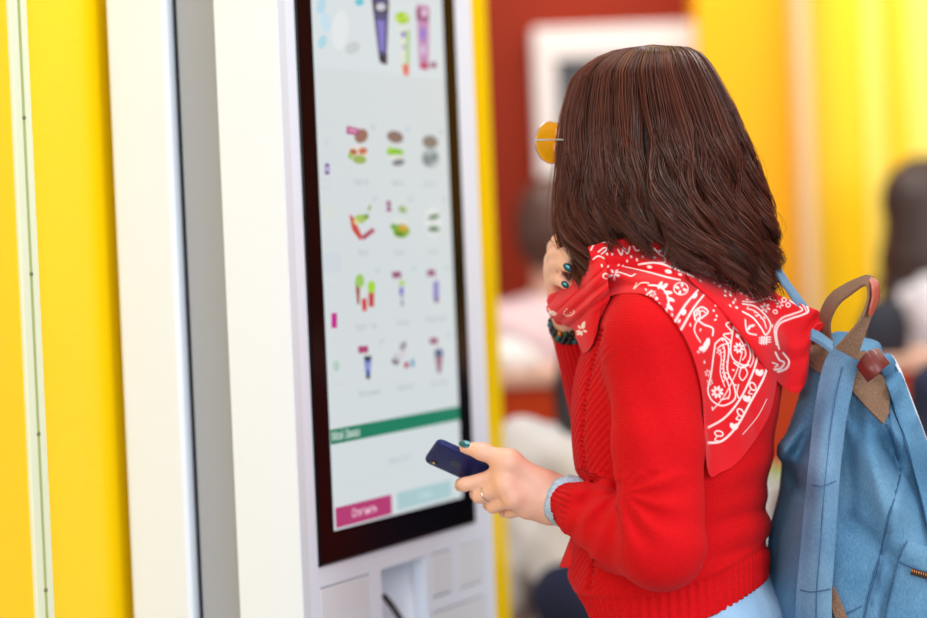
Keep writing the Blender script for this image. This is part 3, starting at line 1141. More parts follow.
HS, HH = [-0.16, -0.11, -0.05, 0.02, 0.14], [1.030, 1.012, 0.985, 0.965, 0.955]


def hem_cut(P):
    s = (P[..., :2] - root[:2].astype(f32)) @ FB[:2].astype(f32)
    return (P[..., 2] - np.interp(s, HS, HH)).astype(f32) * 0.9


kn._add(hem_cut, (root[0], root[1], 0.98), 0.3, 0.0, 's2')
kn.disp(folds, w1(670, 450, 3.1), 0.42)

hem_z = lambda P: 0.0
kv, kq = kn.mesh((-0.02, 2.84, 0.93), (0.50, 3.46, 1.44), 0.0027)
kpx, kpy = to_px(kv)
kv2, kq2 = kv, kq


def seg_par(P, a, b_):
    ba = b_ - a; t = np.clip((P - a) @ ba / (ba @ ba), 0, 1)
    return t, np.linalg.norm(P - a - t[:, None] * ba, axis=1)


tU, dU = seg_par(kv2, SH_L, EL_L); tF, dF = seg_par(kv2, EL_L, WR_L); tR, dR = seg_par(kv2, EL_R, WR_R)
is_f = (dF < np.interp(tF, [0, 0.4, 1], [0.0545, 0.0515, 0.040])) & (dF < dU + 0.006) & (tF > 0.02)
is_u = (dU < 0.0580) & ~is_f & (tU > 0.0)
is_r = (dR < 0.05) & (tR > 0.3)


def ang(P, a, b_, ref):
    ax = nrm(b_ - a); r = nrm(ref - ax * (ref @ ax)); s = np.cross(ax, r)
    q = P - a
    return np.arctan2(q @ s, q @ r)


hgt = kv2[:, 2] - np.interp((kv2[:, :2] - root[:2]) @ FB[:2], HS, HH)
on_t = ~(is_f | is_u | is_r)
rib_t = np.clip((0.052 - hgt) / 0.006, 0, 1) * on_t
cuff_t = np.clip((tF - 0.70) / 0.04, 0, 1) * is_f
cuff_r = np.clip((tR - 0.55) / 0.05, 0, 1) * is_r
# ribs follow the arc length round the torso
tq = kv2[:, :2] - np.array(section(600, 582, 768, 0.163)[1:3])
at = np.arctan2(tq @ FB[:2], tq @ LB[:2]); arc = at * 0.135
aF = ang(kv2, EL_L, WR_L, np.array([0, -1.0, 0])) * 0.034
aR = ang(kv2, EL_R, WR_R, np.array([0, -1.0, 0])) * 0.030
rib_c = np.where(is_f, aF, np.where(is_r, aR, arc))
rib_w = np.maximum(np.maximum(rib_t, cuff_t), cuff_r)
# real ribs in the hem
wave = np.cos(2 * PI * arc / 0.0098)
nv = kn.normal(kv2)
kv2 = kv2 + nv * (rib_t * (0.0013 * wave - 0.004))[:, None]
kv2 = kv2 + nv * (cuff_t * 0.0006 * np.cos(2 * PI * aF / 0.0062))[:, None]
# knit coordinates
row = np.where(is_f, tF * 0.26, kv2[:, 2])
col = np.where(is_u, ang(kv2, SH_L, EL_L, np.array([0, -1.0, 0])) * 0.05, np.where(is_f, aF * 1.3, np.where(is_r, aR, arc)))
fx, fy = to_px(kv2)
placket = on_t * (kv2[:, 1] < 3.2) * np.clip((612 - fx) / 6, 0, 1)
panel_w = placket * (fy > 345) * (hgt > 0.056)


def knit_mat():
    m = bpy.data.materials.new('red_knit'); m.use_nodes = True
    nt = m.node_tree; L = nt.links; b_ = nt.nodes['Principled BSDF']
    b_.inputs['Roughness'].default_value = 0.85; b_.inputs['Specular IOR Level'].default_value = 0.15
    b_.inputs['Sheen Weight'].default_value = 0.06; b_.inputs['Sheen Tint'].default_value = (1, 0.3, 0.3, 1)

    def A(n):
        x = nt.nodes.new('ShaderNodeAttribute'); x.attribute_name = n; return x.outputs['Fac']

    def M(op, a, b2=None, c=None):
        x = nt.nodes.new('ShaderNodeMath'); x.operation = op
        for i, v in enumerate((a, b2, c)):
            if v is None:
                continue
            if isinstance(v, (int, float)):
                x.inputs[i].default_value = v
            else:
                L.new(v, x.inputs[i])
        return x.outputs[0]
    rib = M('MULTIPLY', M('COSINE', M('MULTIPLY', A('rib_c'), 2 * PI / 0.0062)), A('rib_w'))
    rowf = M('COSINE', M('MULTIPLY', A('row'), 2 * PI / 0.0034))
    colf = M('COSINE', M('ADD', M('MULTIPLY', A('col'), 2 * PI / 0.0040), M('MULTIPLY', rowf, 0.8)))
    k = M('MULTIPLY', M('MULTIPLY_ADD', colf, 0.6, rowf), M('SUBTRACT', 1.0, A('rib_w')))
    diag = M('MULTIPLY', M('COSINE', M('MULTIPLY', M('ADD', A('row'), M('MULTIPLY', A('col'), 0.9)), 2 * PI / 0.0105)), A('panel'))
    hgt_ = M('ADD', M('MULTIPLY', rib, 1.2), M('ADD', M('MULTIPLY', k, 0.13), M('MULTIPLY', diag, 0.9)))
    eye = A('eyelet')
    hgt_ = M('SUBTRACT', hgt_, M('MULTIPLY', eye, 6.0))
    bp = nt.nodes.new('ShaderNodeBump'); bp.inputs['Strength'].default_value = 0.75; bp.inputs['Distance'].default_value = 0.0009
    L.new(hgt_, bp.inputs['Height']); L.new(bp.outputs['Normal'], b_.inputs['Normal'])
    tc = nt.nodes.new('ShaderNodeTexCoord'); n = nt.nodes.new('ShaderNodeTexNoise'); n.inputs['Scale'].default_value = 260
    L.new(tc.outputs['Object'], n.inputs['Vector'])
    mx = nt.nodes.new('ShaderNodeMix'); mx.data_type = 'RGBA'
    mx.inputs['A'].default_value = lin((190, 4, 12)); mx.inputs['B'].default_value = lin((218, 8, 18))
    L.new(n.outputs['Fac'], mx.inputs['Factor'])
    L.new(mx.outputs['Result'], b_.inputs['Base Color'])
    return m


m_knit = knit_mat()
# eyelets along the placket : rows of small holes pressed in
eye = np.zeros(len(kv2))
line = np.array([(601, 330), (592, 362), (584, 400), (581, 440), (584, 470), (590, 490)], float)
line2 = np.array([(592, 562), (591, 575), (588, 590)], float)
holes_px = []
for ln_ in (line, line2):
    sg = np.r_[0, np.cumsum(np.hypot(*np.diff(ln_, axis=0).T))]
    for s in np.arange(0, sg[-1], 5.2):
        holes_px.append((np.interp(s, sg, ln_[:, 0]), np.interp(s, sg, ln_[:, 1])))
for hx, hy in holes_px:
    eye = np.maximum(eye, np.exp(-(((fx - hx) / 1.9) ** 2 + ((fy - hy) / 1.5) ** 2)) * (kv2[:, 1] < 3.2) * on_t)
kv2 = kv2 - nv * (eye * 0.006)[:, None]
o = np_mesh('cardigan', kv2, kq2, m_knit)
for n_, a_ in (('rib_c', rib_c), ('rib_w', np.maximum(cuff_t, cuff_r)), ('row', row), ('col', col), ('panel', panel_w), ('eyelet', eye)):
    fattr(o, n_, a_)
keep(o, P_)

# hanging end of the open cardigan front, below the forearm
mb = MB()
A_ = [w1(571, 538, 3.13), w1(566, 552, 3.125), w1(560, 567, 3.12)]; B_ = [w1(592, 543, 3.10), w1(584, 556, 3.10), w1(577, 568, 3.10)]
for i in range(3):
    for t in range(5):
        p = A_[i] * (1 - t / 4) + B_[i] * (t / 4) + np.array([0, 0.002 * math.sin(t * 2.0 + i), 0])
        mb.v.append(tuple(p))
for i in range(2):
    for t in range(4):
        mb.f.append((i * 5 + t, i * 5 + t + 1, i * 5 + t + 6, i * 5 + t + 5)); mb.mi.append(0)
keep(mb.build('cardigan_flap', mat('red_rib', (222, 14, 28), 0.8), None, smooth=True, solid=0.003), P_)

# pale shirt cuff between cardigan and hand
m_shirt = mat('pale_denim_cuff', (176, 198, 220), 0.85, var=0.18, vscale=160, bump=0.4, bscale=500)
mb = MB()
c0 = EL_L + ad * (np.linalg.norm(WR_L - EL_L) * 0.92 - 0.010)
prof = [(0.0, 0.0262), (0.010, 0.0276), (0.018, 0.0308), (0.0255, 0.0322), (0.0260, 0.0304), (0.012, 0.0262)]
u_ = nrm(np.cross(ad, UP)); v_ = np.cross(ad, u_)
nn = 64
for s, r in prof:
    for j in range(nn):
        a = 2 * PI * j / nn
        mb.v.append(tuple(c0 + ad * (s + 0.0012 * math.sin(9 * a + 2) * (s > 0.012)) + (u_ * math.cos(a) + v_ * math.sin(a)) * (r + 0.0005 * math.sin(5 * a))))
for i in range(len(prof) - 1):
    for j in range(nn):
        mb.f.append((i * nn + j, i * nn + (j + 1) % nn, (i + 1) * nn + (j + 1) % nn, (i + 1) * nn + j)); mb.mi.append(0)
keep(mb.build('shirt_cuff', m_shirt, None, smooth=True), P_)

# bead bracelet on the raised wrist
mb = MB()
bm_ = [mat('bead_black', (14, 16, 16), 0.2), mat('bead_green', (30, 70, 50), 0.2), mat('bead_gold', (180, 120, 40), 0.25, metal=0.6), mat('bead_teal', (20, 90, 100), 0.2)]
u_ = nrm(np.cross(ad2, UP)); v_ = np.cross(ad2, u_)
for rr in range(3):
    for j in range(20):
        a = 2 * PI * (j + 0.5 * rr) / 20
        c = WR_R - ad2 * 0.004 + ad2 * (0.002 + 0.0066 * rr) + (u_ * math.cos(a) + v_ * math.sin(a)) * 0.0262
        mb.ellipsoid(c, (0.0040,) * 3, bm_[[0, 0, 1, 0, 3, 0, 2][(j * 3 + rr * 2) % 7]], np.eye(3), 10, 6)
keep(mb.build('bracelet', None, None, smooth=True), P_)

# ---- jeans and shoes
jn = Field()
jw = [(535, 584, 769, 0.152), (560, 592, 770, 0.160), (585, 594, 778, 0.166), (610, 597, 792, 0.172), (650, 600, 806, 0.178), (700, 602, 806, 0.180)]
jn.loft([section(py, L, R, a, Y=3.17, inset=0.004) for py, L, R, a in jw], LB, FB, 0.0, 2.3, 0.0)
for hp, kk, an in ((hip_l, kn_l, an_l), (hip_r, kn_r, an_r)):
    jn.cone(hp + FB * 0.01, kk, 0.098, 0.066, 0.03); jn.cone(kk, an + UP * 0.01, 0.066, 0.05, 0.02)
jn.disp(lambda P: (0.0022 * np.sin(P[..., 2] * 95 + P[..., 0] * 60) * np.sin(P[..., 0] * 45 + 1)).astype(f32), (HIP[0], HIP[1], 0.6), 0.9)
jv, jq = jn.mesh((0.05, 2.88, 0.05), (0.50, 3.46, 1.10), 0.006)


def denim(name, c0, c1, c2, wscale=700):
    m = bpy.data.materials.new(name); m.use_nodes = True
    nt = m.node_tree; L = nt.links; b_ = nt.nodes['Principled BSDF']
    b_.inputs['Roughness'].default_value = 0.85; b_.inputs['Specular IOR Level'].default_value = 0.2
    tc = nt.nodes.new('ShaderNodeTexCoord')

    def noise(s, sc=(1, 1, 1), det=3):
        mp = nt.nodes.new('ShaderNodeMapping'); mp.inputs['Scale'].default_value = sc
        L.new(tc.outputs['Object'], mp.inputs['Vector'])
        n = nt.nodes.new('ShaderNodeTexNoise'); n.inputs['Scale'].default_value = s; n.inputs['Detail'].default_value = det
        L.new(mp.outputs['Vector'], n.inputs['Vector']); return n.outputs['Fac']

    def mix(f, a, b2):
        mx = nt.nodes.new('ShaderNodeMix'); mx.data_type = 'RGBA'; L.new(f, mx.inputs['Factor'])
        for k, v in (('A', a), ('B', b2)):
            if isinstance(v, tuple):
                mx.inputs[k].default_value = lin(v)
            else:
                L.new(v, mx.inputs[k])
        return mx.outputs['Result']

    def ramp(f, a, b2):
        r = nt.nodes.new('ShaderNodeMapRange'); r.inputs['From Min'].default_value = a; r.inputs['From Max'].default_value = b2
        L.new(f, r.inputs['Value']); return r.outputs['Result']
    big = ramp(noise(9, det=4), 0.35, 0.65)
    fine = ramp(noise(wscale, (1, 1, 0.35), 2), 0.2, 0.8)
    c = mix(big, c0, c1)
    c = mix(fine, c, mix(big, c1, c2))
    L.new(c, b_.inputs['Base Color'])
    bp = nt.nodes.new('ShaderNodeBump'); bp.inputs['Strength'].default_value = 0.35; bp.inputs['Distance'].default_value = 0.0008
    L.new(noise(wscale, (1, 1, 0.5), 2), bp.inputs['Height']); L.new(bp.outputs['Normal'], b_.inputs['Normal'])
    return m


m_jean = denim('pale_jeans_denim', (140, 178, 214), (164, 198, 226), (196, 218, 236))
o = np_mesh('jeans', jv, jq, m_jean); keep(o, P_)
for an in (an_l, an_r):
    mb = MB()
    R3 = np.stack([FB, LB, UP], 1)
    mb.ellipsoid(an + FB * 0.06 + np.array([0, 0, -0.040]), (0.135, 0.047, 0.045), None, R3, 20, 12)
    mb.ellipsoid(an + FB * 0.06 + np.array([0, 0, -0.072]), (0.137, 0.049, 0.0125), None, R3, 20, 8)
    keep(mb.build('shoe', mat('white_sneaker', (226, 222, 216), 0.5), None, smooth=True), P_)
#PART3

# ---- bandana : cloth draped over the shoulders, traced onto the cardigan
def catmull(P, n):
    """P (k,...) -> n samples along axis 0"""
    k = len(P); t = np.linspace(0, k - 1, n); i = np.clip(t.astype(int), 0, k - 2); u = (t - i).reshape(-1, *([1] * (P.ndim - 1)))
    p0 = P[np.maximum(i - 1, 0)]; p1 = P[i]; p2 = P[i + 1]; p3 = P[np.minimum(i + 2, k - 1)]
    return 0.5 * (2 * p1 + (p2 - p0) * u + (2 * p0 - 5 * p1 + 4 * p2 - p3) * u ** 2 + (3 * p1 - p0 - 3 * p2 + p3) * u ** 3)


def sheet(cols, nu, nv):
    C = np.array(cols, float)                     # (cols, rows, k)
    A = catmull(C, nu)
    return np.swapaxes(catmull(np.swapaxes(A, 0, 1), nv), 0, 1)      # (nu, nv, k)


def fill(Y):
    Y = Y.copy()
    for _ in range(400):
        bad = np.isnan(Y)
        if not bad.any():
            break
        Z_ = np.pad(Y, 1, constant_values=np.nan)
        st = np.stack([Z_[:-2, 1:-1], Z_[2:, 1:-1], Z_[1:-1, :-2], Z_[1:-1, 2:]])
        with np.errstate(all='ignore'):
            import warnings
            with warnings.catch_warnings():
                warnings.simplefilter('ignore')
                mm = np.nanmean(st, 0)
        Y[bad] = mm[bad]
    return Y


def smooth2(A, n):
    for _ in range(n):
        B = np.pad(A, 1, mode='edge')
        A = (B[:-2, 1:-1] + B[2:, 1:-1] + B[1:-1, :-2] + B[1:-1, 2:] + 2 * A) / 6
    return A


def grid_quads(nu, nv, o=0):
    i, j = np.meshgrid(np.arange(nu - 1), np.arange(nv - 1), indexing='ij')
    a = (i * nv + j).ravel() + o
    return np.stack([a, a + nv, a + nv + 1, a + 1], 1)


def upsample(A, nu, nv):
    a, b_ = A.shape
    x = np.linspace(0, a - 1, nu); y = np.linspace(0, b_ - 1, nv)
    i = np.clip(x.astype(int), 0, a - 2); j = np.clip(y.astype(int), 0, b_ - 2)
    u = (x - i)[:, None]; v = (y - j)[None]
    return (A[i][:, j] * (1 - u) * (1 - v) + A[i + 1][:, j] * u * (1 - v) + A[i][:, j + 1] * (1 - u) * v + A[i + 1][:, j + 1] * u * v)


colsA = [
    [(588, 247), (592, 262), (596, 280), (600, 300)], [(613, 240), (617, 260), (621, 278), (625, 293)],
    [(640, 240), (645, 262), (650, 280), (655, 300)], [(665, 246), (669, 275), (677, 308), (686, 340)],
    [(690, 257), (693, 300), (697, 348), (702, 392)], [(706, 264), (706, 320), (706, 390), (707.5, 470)],
    [(722, 272), (722, 330), (722, 400), (721, 472)], [(740, 281), (742, 340), (743, 400), (741, 458)],
    [(757, 288), (762, 340), (766, 380), (768, 417)], [(770, 294), (775, 325), (777, 352), (777, 378)]]
colsB = [
    [(668, 250), (676, 258), (684, 268), (690, 280)], [(698, 260), (705, 274), (712, 291), (720, 309)],
    [(728, 273), (734, 295), (741, 318), (748, 343)], [(755, 286), (759, 312), (764, 345), (771, 375)],
    [(780, 296), (783, 325), (788, 360), (794, 393)], [(803, 305), (804, 328), (805, 355), (806, 380)],
    [(818, 311), (817, 320), (815, 330), (811, 342)], [(828, 318), (827, 321), (825, 325), (823, 328)]]
gA = sheet(colsA, 60, 50)
YA = fill(kn.trace(gA[..., 0], gA[..., 1]))
YA = smooth2(YA, 14) - 0.007
hitA = fill(kn.trace(gA[..., 0], gA[..., 1]))
YA = smooth2(np.minimum(YA, hitA - 0.004), 2)
NA = (330, 300)
GA = sheet(colsA, *NA); DA = upsample(YA, *NA)
x, y = GA[..., 0], GA[..., 1]
gs = lambda v, c, w: np.exp(-((v - c) / w) ** 2)
# folds : ridges that run along the neck band, and soft vertical waves in the hanging corner
ax_ = (x - 600); yb = y - (250 + ax_ * 0.16 + np.maximum(ax_ - 60, 0) * 0.12)
DA = DA - 0.011 * gs(yb, 4, 6) * gs(x, 660, 75) + 0.006 * gs(yb, 14, 3.5) * gs(x, 655, 60) - 0.008 * gs(yb, 23, 5) * gs(x, 640, 50) + 0.004 * gs(yb, 31, 3) * gs(x, 640, 45)
DA = DA + 0.003 * np.sin((y - 0.5 * x) / 4.6) * gs(x, 610, 28)
DA = DA + 0.0022 * np.sin((x - y * 0.22) / 5.2) * np.clip((y - 350) / 80, 0, 1) + 0.003 * gs(x - (y - 280) * 0.22, 722, 4) * np.clip((y - 280) / 40, 0, 1)
gB = sheet(colsB, 50, 36)
hB = kn.trace(gB[..., 0], gB[..., 1])
hB[-14:] = np.nan
YB_ = fill(np.where(np.isnan(hB), np.nan, np.minimum(hB, 3.12)))
YB_ = smooth2(YB_, 10) - 0.019
NB = (240, 170)
GB = sheet(colsB, *NB); DB = upsample(YB_, *NB)
x, y = GB[..., 0], GB[..., 1]
vv = np.linspace(0, 1, NB[1])[None]; uu = np.linspace(0, 1, NB[0])[:, None]
DB = DB - 0.008 * np.sin(vv * PI) * (0.4 + 0.6 * uu) + 0.004 * np.sin(uu * 20 + vv * 5) * vv ** 2 + 0.008 * vv ** 6
DB = DB + 0.004 * np.sin((x + y) / 4.0) * np.clip((x - 800) / 15, 0, 1)
# front fold of the wrap, bulging below the chin
colsF = [
    [(546.5, 307, 3.19), (547, 310, 3.17), (549, 314, 3.165), (552, 318, 3.19)], [(556, 295, 3.165), (558, 304, 3.125), (562, 316, 3.12), (567, 326, 3.15)],
    [(567, 282, 3.14), (570, 298, 3.09), (574, 316, 3.085), (579, 330, 3.11)], [(580, 268, 3.11), (583, 290, 3.06), (586, 315, 3.055), (588, 334, 3.07)],
    [(591, 252, 3.07), (594, 280, 3.03), (596, 305, 3.03), (598, 322, 3.045)], [(602, 246, 3.06), (606, 268, 3.02), (608, 285, 3.02), (610, 298, 3.03)]]
NF = (110, 100)
GF = sheet(colsF, *NF)
x, y = GF[..., 0], GF[..., 1]
DF = GF[..., 2] + 0.010 * gs(y - (331 - (x - 550) * 0.9), 0, 3.5) + 0.010 * gs(y - (343 - (x - 550) * 0.85), 0, 3) - 0.006 * gs(y - (337 - (x - 550) * 0.87), 0, 3) + 0.005 * gs(y - (318 - (x - 550) * 0.9), 0, 2.5)
# second tail hanging in front, from the fold down along the placket
colsT = [
    [(574, 322, 3.115), (575, 332, 3.105), (578, 342, 3.10), (583, 353, 3.10)], [(583, 310, 3.075), (584, 325, 3.065), (586, 340, 3.065), (588, 351, 3.07)],
    [(592, 295, 3.045), (593, 312, 3.04), (593, 328, 3.045), (593, 343, 3.05)], [(604, 285, 3.03), (602, 300, 3.03), (600, 315, 3.035), (597, 331, 3.045)]]
NT_ = (60, 80)
GT = sheet(colsT, *NT_); DT = GT[..., 2]

verts, quads, o_ = [], [], 0
for G_, Dp in ((GA, DA), (GB, DB), (GF, DF), (GT, DT)):
    nu, nv_ = Dp.shape
    verts.append(W(G_[..., 0], G_[..., 1], Dp).reshape(-1, 3)); quads.append(grid_quads(nu, nv_, o_)); o_ += nu * nv_
# rolled part of the wrap going round the far side of the neck
ring = [w1(562, 306, 3.18), w1(585, 278, 3.27), w1(630, 270, 3.33), w1(690, 277, 3.33), w1(745, 294, 3.27), w1(765, 306, 3.19), w1(740, 304, 3.14),
        w1(690, 288, 3.11), w1(645, 282, 3.10), w1(602, 292, 3.11)]
ring = catmull(np.array(ring + ring[:1]), 120)[:-1]
nr = 24
tg = np.roll(ring, -1, 0) - np.roll(ring, 1, 0); tg /= np.linalg.norm(tg, axis=1, keepdims=True)
sd = np.cross(tg, UP); sd /= np.linalg.norm(sd, axis=1, keepdims=True)
aa = np.linspace(0, 2 * PI, nr, endpoint=False)
s_ = np.linspace(0, 2 * PI, 119, endpoint=False)[:, None]
rad = 0.020 + 0.0025 * np.sin(3 * aa[None] + 4 * s_) + 0.002 * np.sin(5 * aa[None] - 6 * s_)
rv = ring[:, None, :] + sd[:, None, :] * (rad * np.cos(aa))[..., None] * 0.8 + UP * (rad * np.sin(aa))[..., None] * 1.1
n_r = len(ring)
i, j = np.meshgrid(np.arange(n_r), np.arange(nr), indexing='ij')
q = np.stack([i * nr + j, ((i + 1) % n_r) * nr + j, ((i + 1) % n_r) * nr + (j + 1) % nr, i * nr + (j + 1) % nr], -1).reshape(-1, 4) + o_
n_sheet = o_
verts.append(rv.reshape(-1, 3)); quads.append(q)
verts = np.concatenate(verts); quads = np.concatenate(quads)

# printed pattern : white line work (paisleys, flowers, borders) projected from camera pixels
bx, by = to_px(verts)
part = np.zeros(len(verts), int); nA = NA[0] * NA[1]; nB = NB[0] * NB[1]; nF = NF[0] * NF[1]
part[nA:nA + nB] = 1; part[nA + nB:nA + nB + nF] = 2; part[nA + nB + nF:n_sheet] = 3; part[n_sheet:] = 4; part[(part == 4) & (verts[:, 1] > 3.2)] = 9
ink = np.zeros(len(verts))


def stroke(pts, w, parts, closed=False, tr=None):
    global ink
    P = np.array(pts, float)
    if tr:
        P = np.array([tr[0], tr[1]]) + P * tr[2]
    if closed:
        P = np.vstack([P, P[:1]])
    if len(P) > 2:
        P = catmull(P, 6 * len(P))
    lo, hi = P.min(0) - 4, P.max(0) + 4
    m = np.isin(part, parts) & (bx > lo[0]) & (bx < hi[0]) & (by > lo[1]) & (by < hi[1])
    if not m.any():
        return
    q = np.stack([bx[m], by[m]], 1); d = np.full(len(q), 99.0)
    for a, b_ in zip(P[:-1], P[1:]):
        ba = b_ - a; t = np.clip(((q - a) @ ba) / max(ba @ ba, 1e-9), 0, 1)
        d = np.minimum(d, np.hypot(*(q - a - t[:, None] * ba).T))
    ink[m] = np.maximum(ink[m], np.clip((w / 2 + 0.45 - d) / 0.8, 0, 1))


def blob(cx, cy, rx, ry, rot, parts, tr=None):
    if tr:
        cx, cy, rx, ry = tr[0] + cx * tr[2], tr[1] + cy * tr[2], rx * tr[2], ry * tr[2]
    m = np.isin(part, parts) & (abs(bx - cx) < 16) & (abs(by - cy) < 16)
    r = math.radians(rot); x, y = bx[m] - cx, by[m] - cy
    u = (x * math.cos(r) + y * math.sin(r)) / rx; v = (-x * math.sin(r) + y * math.cos(r)) / ry
    ink[m] = np.maximum(ink[m], np.clip((1.15 - np.hypot(u, v)) * min(rx, ry) / 0.8, 0, 1))


def flower(cx, cy, r, n, parts, hole=True):
    for i in range(n):
        a = 2 * PI * i / n + 0.3
        blob(cx + r * 0.66 * math.cos(a), cy + r * 0.66 * math.sin(a), r * 0.42, r * 0.24, math.degrees(a), parts)


def loop(cx, cy, rx, ry, w, parts, rot=0):
    r = math.radians(rot)
    stroke([(cx + rx * math.cos(a) * math.cos(r) - ry * math.sin(a) * math.sin(r), cy + rx * math.cos(a) * math.sin(r) + ry * math.sin(a) * math.cos(r))
            for a in np.linspace(0, 2 * PI, 12, endpoint=False)], w, parts, True)


T5 = (640, 230, 0.205); T6 = (690, 300, 0.2915); T7 = (540, 225, 0.1942)
a_ = [0]; B_2 = [1]; f_ = [2]; af = [0, 2]; all_ = [0, 1, 2, 3, 4]
# shoulder border and leaves
stroke([(165, 455), (225, 360), (305, 270)], 1.6, a_, tr=T5); stroke([(200, 485), (265, 375), (342, 282)], 1.6, a_, tr=T5)
blob(212, 402, 11, 15, 30, a_, T5); blob(266, 322, 10, 17, 40, a_, T5); blob(305, 288, 6, 12, 40, a_, T5); blob(190, 445, 6, 12, 40, a_, T5)
# long curved lines of the neck band
stroke([(440, 215), (560, 245), (650, 270), (720, 285)], 1.5, all_, tr=T7); stroke([(510, 203), (600, 197), (690, 225), (790, 268)], 1.7, all_, tr=T7)
blob(565, 216, 14, 8, 10, all_, T7); blob(660, 240, 18, 10, 15, all_, T7); blob(720, 255, 12, 7, 20, all_, T7)
stroke([(400, 125), (420, 155), (430, 118), (450, 150), (462, 112)], 1.2, all_, tr=T7); stroke([(300, 140), (330, 118), (345, 125), (318, 150)], 1.3, all_, tr=T7)
stroke([(262, 130), (285, 92), (340, 88), (372, 100)], 1.2, all_, tr=T7); stroke([(275, 175), (300, 160), (330, 172)], 1.2, all_, tr=T7)
stroke([(480, 110), (500, 135), (540, 105), (560, 125)], 1.2, all_, tr=T7); stroke([(590, 120), (610, 150), (640, 170), (640, 195), (600, 195)], 1.1, all_, tr=T7)
for q_ in ((320, 210), (350, 215), (405, 205), (428, 210), (470, 165), (530, 165), (550, 150), (525, 118), (590, 170), (345, 150), (372, 150), (500, 180), (450, 185)):
    blob(q_[0], q_[1], 9, 6, (q_[0] * 7) % 180, all_, T7)
blob(625, 132, 22, 9, -30, all_, T7); blob(590, 130, 16, 7, 20, all_, T7)
flower(614.5, 274.5, 5.5, 5, all_); stroke([(385, 262), (400, 245), (440, 255), (470, 265), (490, 255)], 1.2, all_, tr=T7); loop(606, 276, 2.6, 2.4, 1.1, all_)
# hearts and buds along the upper edge
blob(677, 257, 4.0, 1.8, 50, all_); blob(681.5, 256.5, 4.0, 1.8, -70, all_); flower(709, 271.5, 5.6, 5, all_); flower(738, 284, 6, 6, all_)
blob(692, 262, 1.2, 1.2, 0, all_); blob(688, 259, 1, 1, 0, all_); blob(695, 268, 2.2, 1.4, 30, all_)
stroke([(388, 210), (400, 240), (430, 250), (440, 225)], 1.1, all_, tr=T5); flower(724, 276, 4, 5, all_); flower(752, 291, 4.5, 6, all_)
# wheel with teeth
stroke([(575, 340), (545, 370), (545, 420), (590, 450), (640, 440)], 1.1, a_, tr=T7); stroke([(560, 310), (620, 320), (655, 365), (660, 415), (640, 455)], 1.3, a_, tr=T7)
for q_, rt in (((640, 318), -60), ((660, 350), -20), ((672, 385), 0), ((668, 425), 25), ((650, 455), 45), ((618, 312), -80)):
    blob(q_[0], q_[1], 22, 9, rt + 20, a_, T7)
flower(652.6, 294, 3.6, 6, a_); blob(656.5, 298.8, 1.6, 1.6, 0, a_); flower(657, 305.5, 3.8, 6, a_); stroke([(500, 300), (485, 330), (520, 300), (560, 300)], 0.9, a_, tr=T7)
flower(680.7, 289, 6, 4, a_); loop(680.7, 289, 7, 6, 0.9, a_)
stroke([(800, 470), (815, 440), (822, 475), (805, 500)], 1.1, a_, tr=T7)
# curl
stroke([(268, 440), (264, 402), (300, 378), (330, 400), (305, 425), (285, 440), (310, 462), (352, 480), (352, 515)], 1.4, a_, tr=T5)
stroke([(280, 415), (300, 395), (318, 405)], 0.9, a_, tr=T5)
for q_ in ((385, 340), (368, 370), (358, 395), (372, 420), (400, 350)):
    blob(q_[0], q_[1], 6, 6, 0, a_, T5)
# big leaf
blob(320, 562, 36, 13, -65, a_, T5); blob(305, 578, 20, 12, -10, a_, T5); blob(330, 545, 18, 9, -100, a_, T5)
# jagged leaf spine
stroke([(400, 390), (442, 440), (418, 462), (446, 500), (405, 512), (440, 545), (400, 560)], 1.1, a_, tr=T5)
# main paisley
stroke([(85, 150), (112, 132), (132, 165), (127, 240), (150, 295), (152, 340), (112, 362), (76, 346), (60, 310), (70, 260), (78, 200)], 1.3, a_, True, T6)
stroke([(92, 168), (110, 155), (118, 180), (114, 240), (134, 300), (132, 332), (104, 342)], 1.0, a_, tr=T6)
stroke([(92, 180), (100, 172), (106, 200), (103, 250), (118, 296)], 0.8, a_, tr=T6)
for s in range(9):
    blob(112 + 3 * math.sin(s), 165 + s * 14, 3.5, 3.5, 0, a_, T6)
flower(717, 392, 6.2, 8, a_); flower(707.5, 373, 3.6, 6, a_); flower(709.5, 382, 3.4, 6, a_); flower(719, 352, 3.2, 5, a_); loop(726, 376, 2.4, 3.2, 0.9, a_)
# second teardrop
stroke([(148, 92), (184, 130), (206, 182), (192, 222), (152, 208), (138, 170)], 1.2, a_, True, T6); stroke([(158, 118), (180, 150), (190, 185), (180, 205)], 0.9, a_, tr=T6)
flower(738.4, 348, 5.4, 8, a_); blob(163, 124, 7, 7, 0, a_, T6); flower(736.6, 327, 3.6, 6, a_); stroke([(150, 215), (175, 232), (200, 222)], 1.5, a_, tr=T6)
stroke([(170, 245), (180, 225), (196, 250), (180, 275), (168, 262)], 1.0, a_, True, T6); stroke([(200, 140), (212, 170), (216, 205), (205, 230)], 0.9, a_, tr=T6)
stroke([(165, 290), (160, 320), (168, 340)], 1.0, a_, tr=T6)
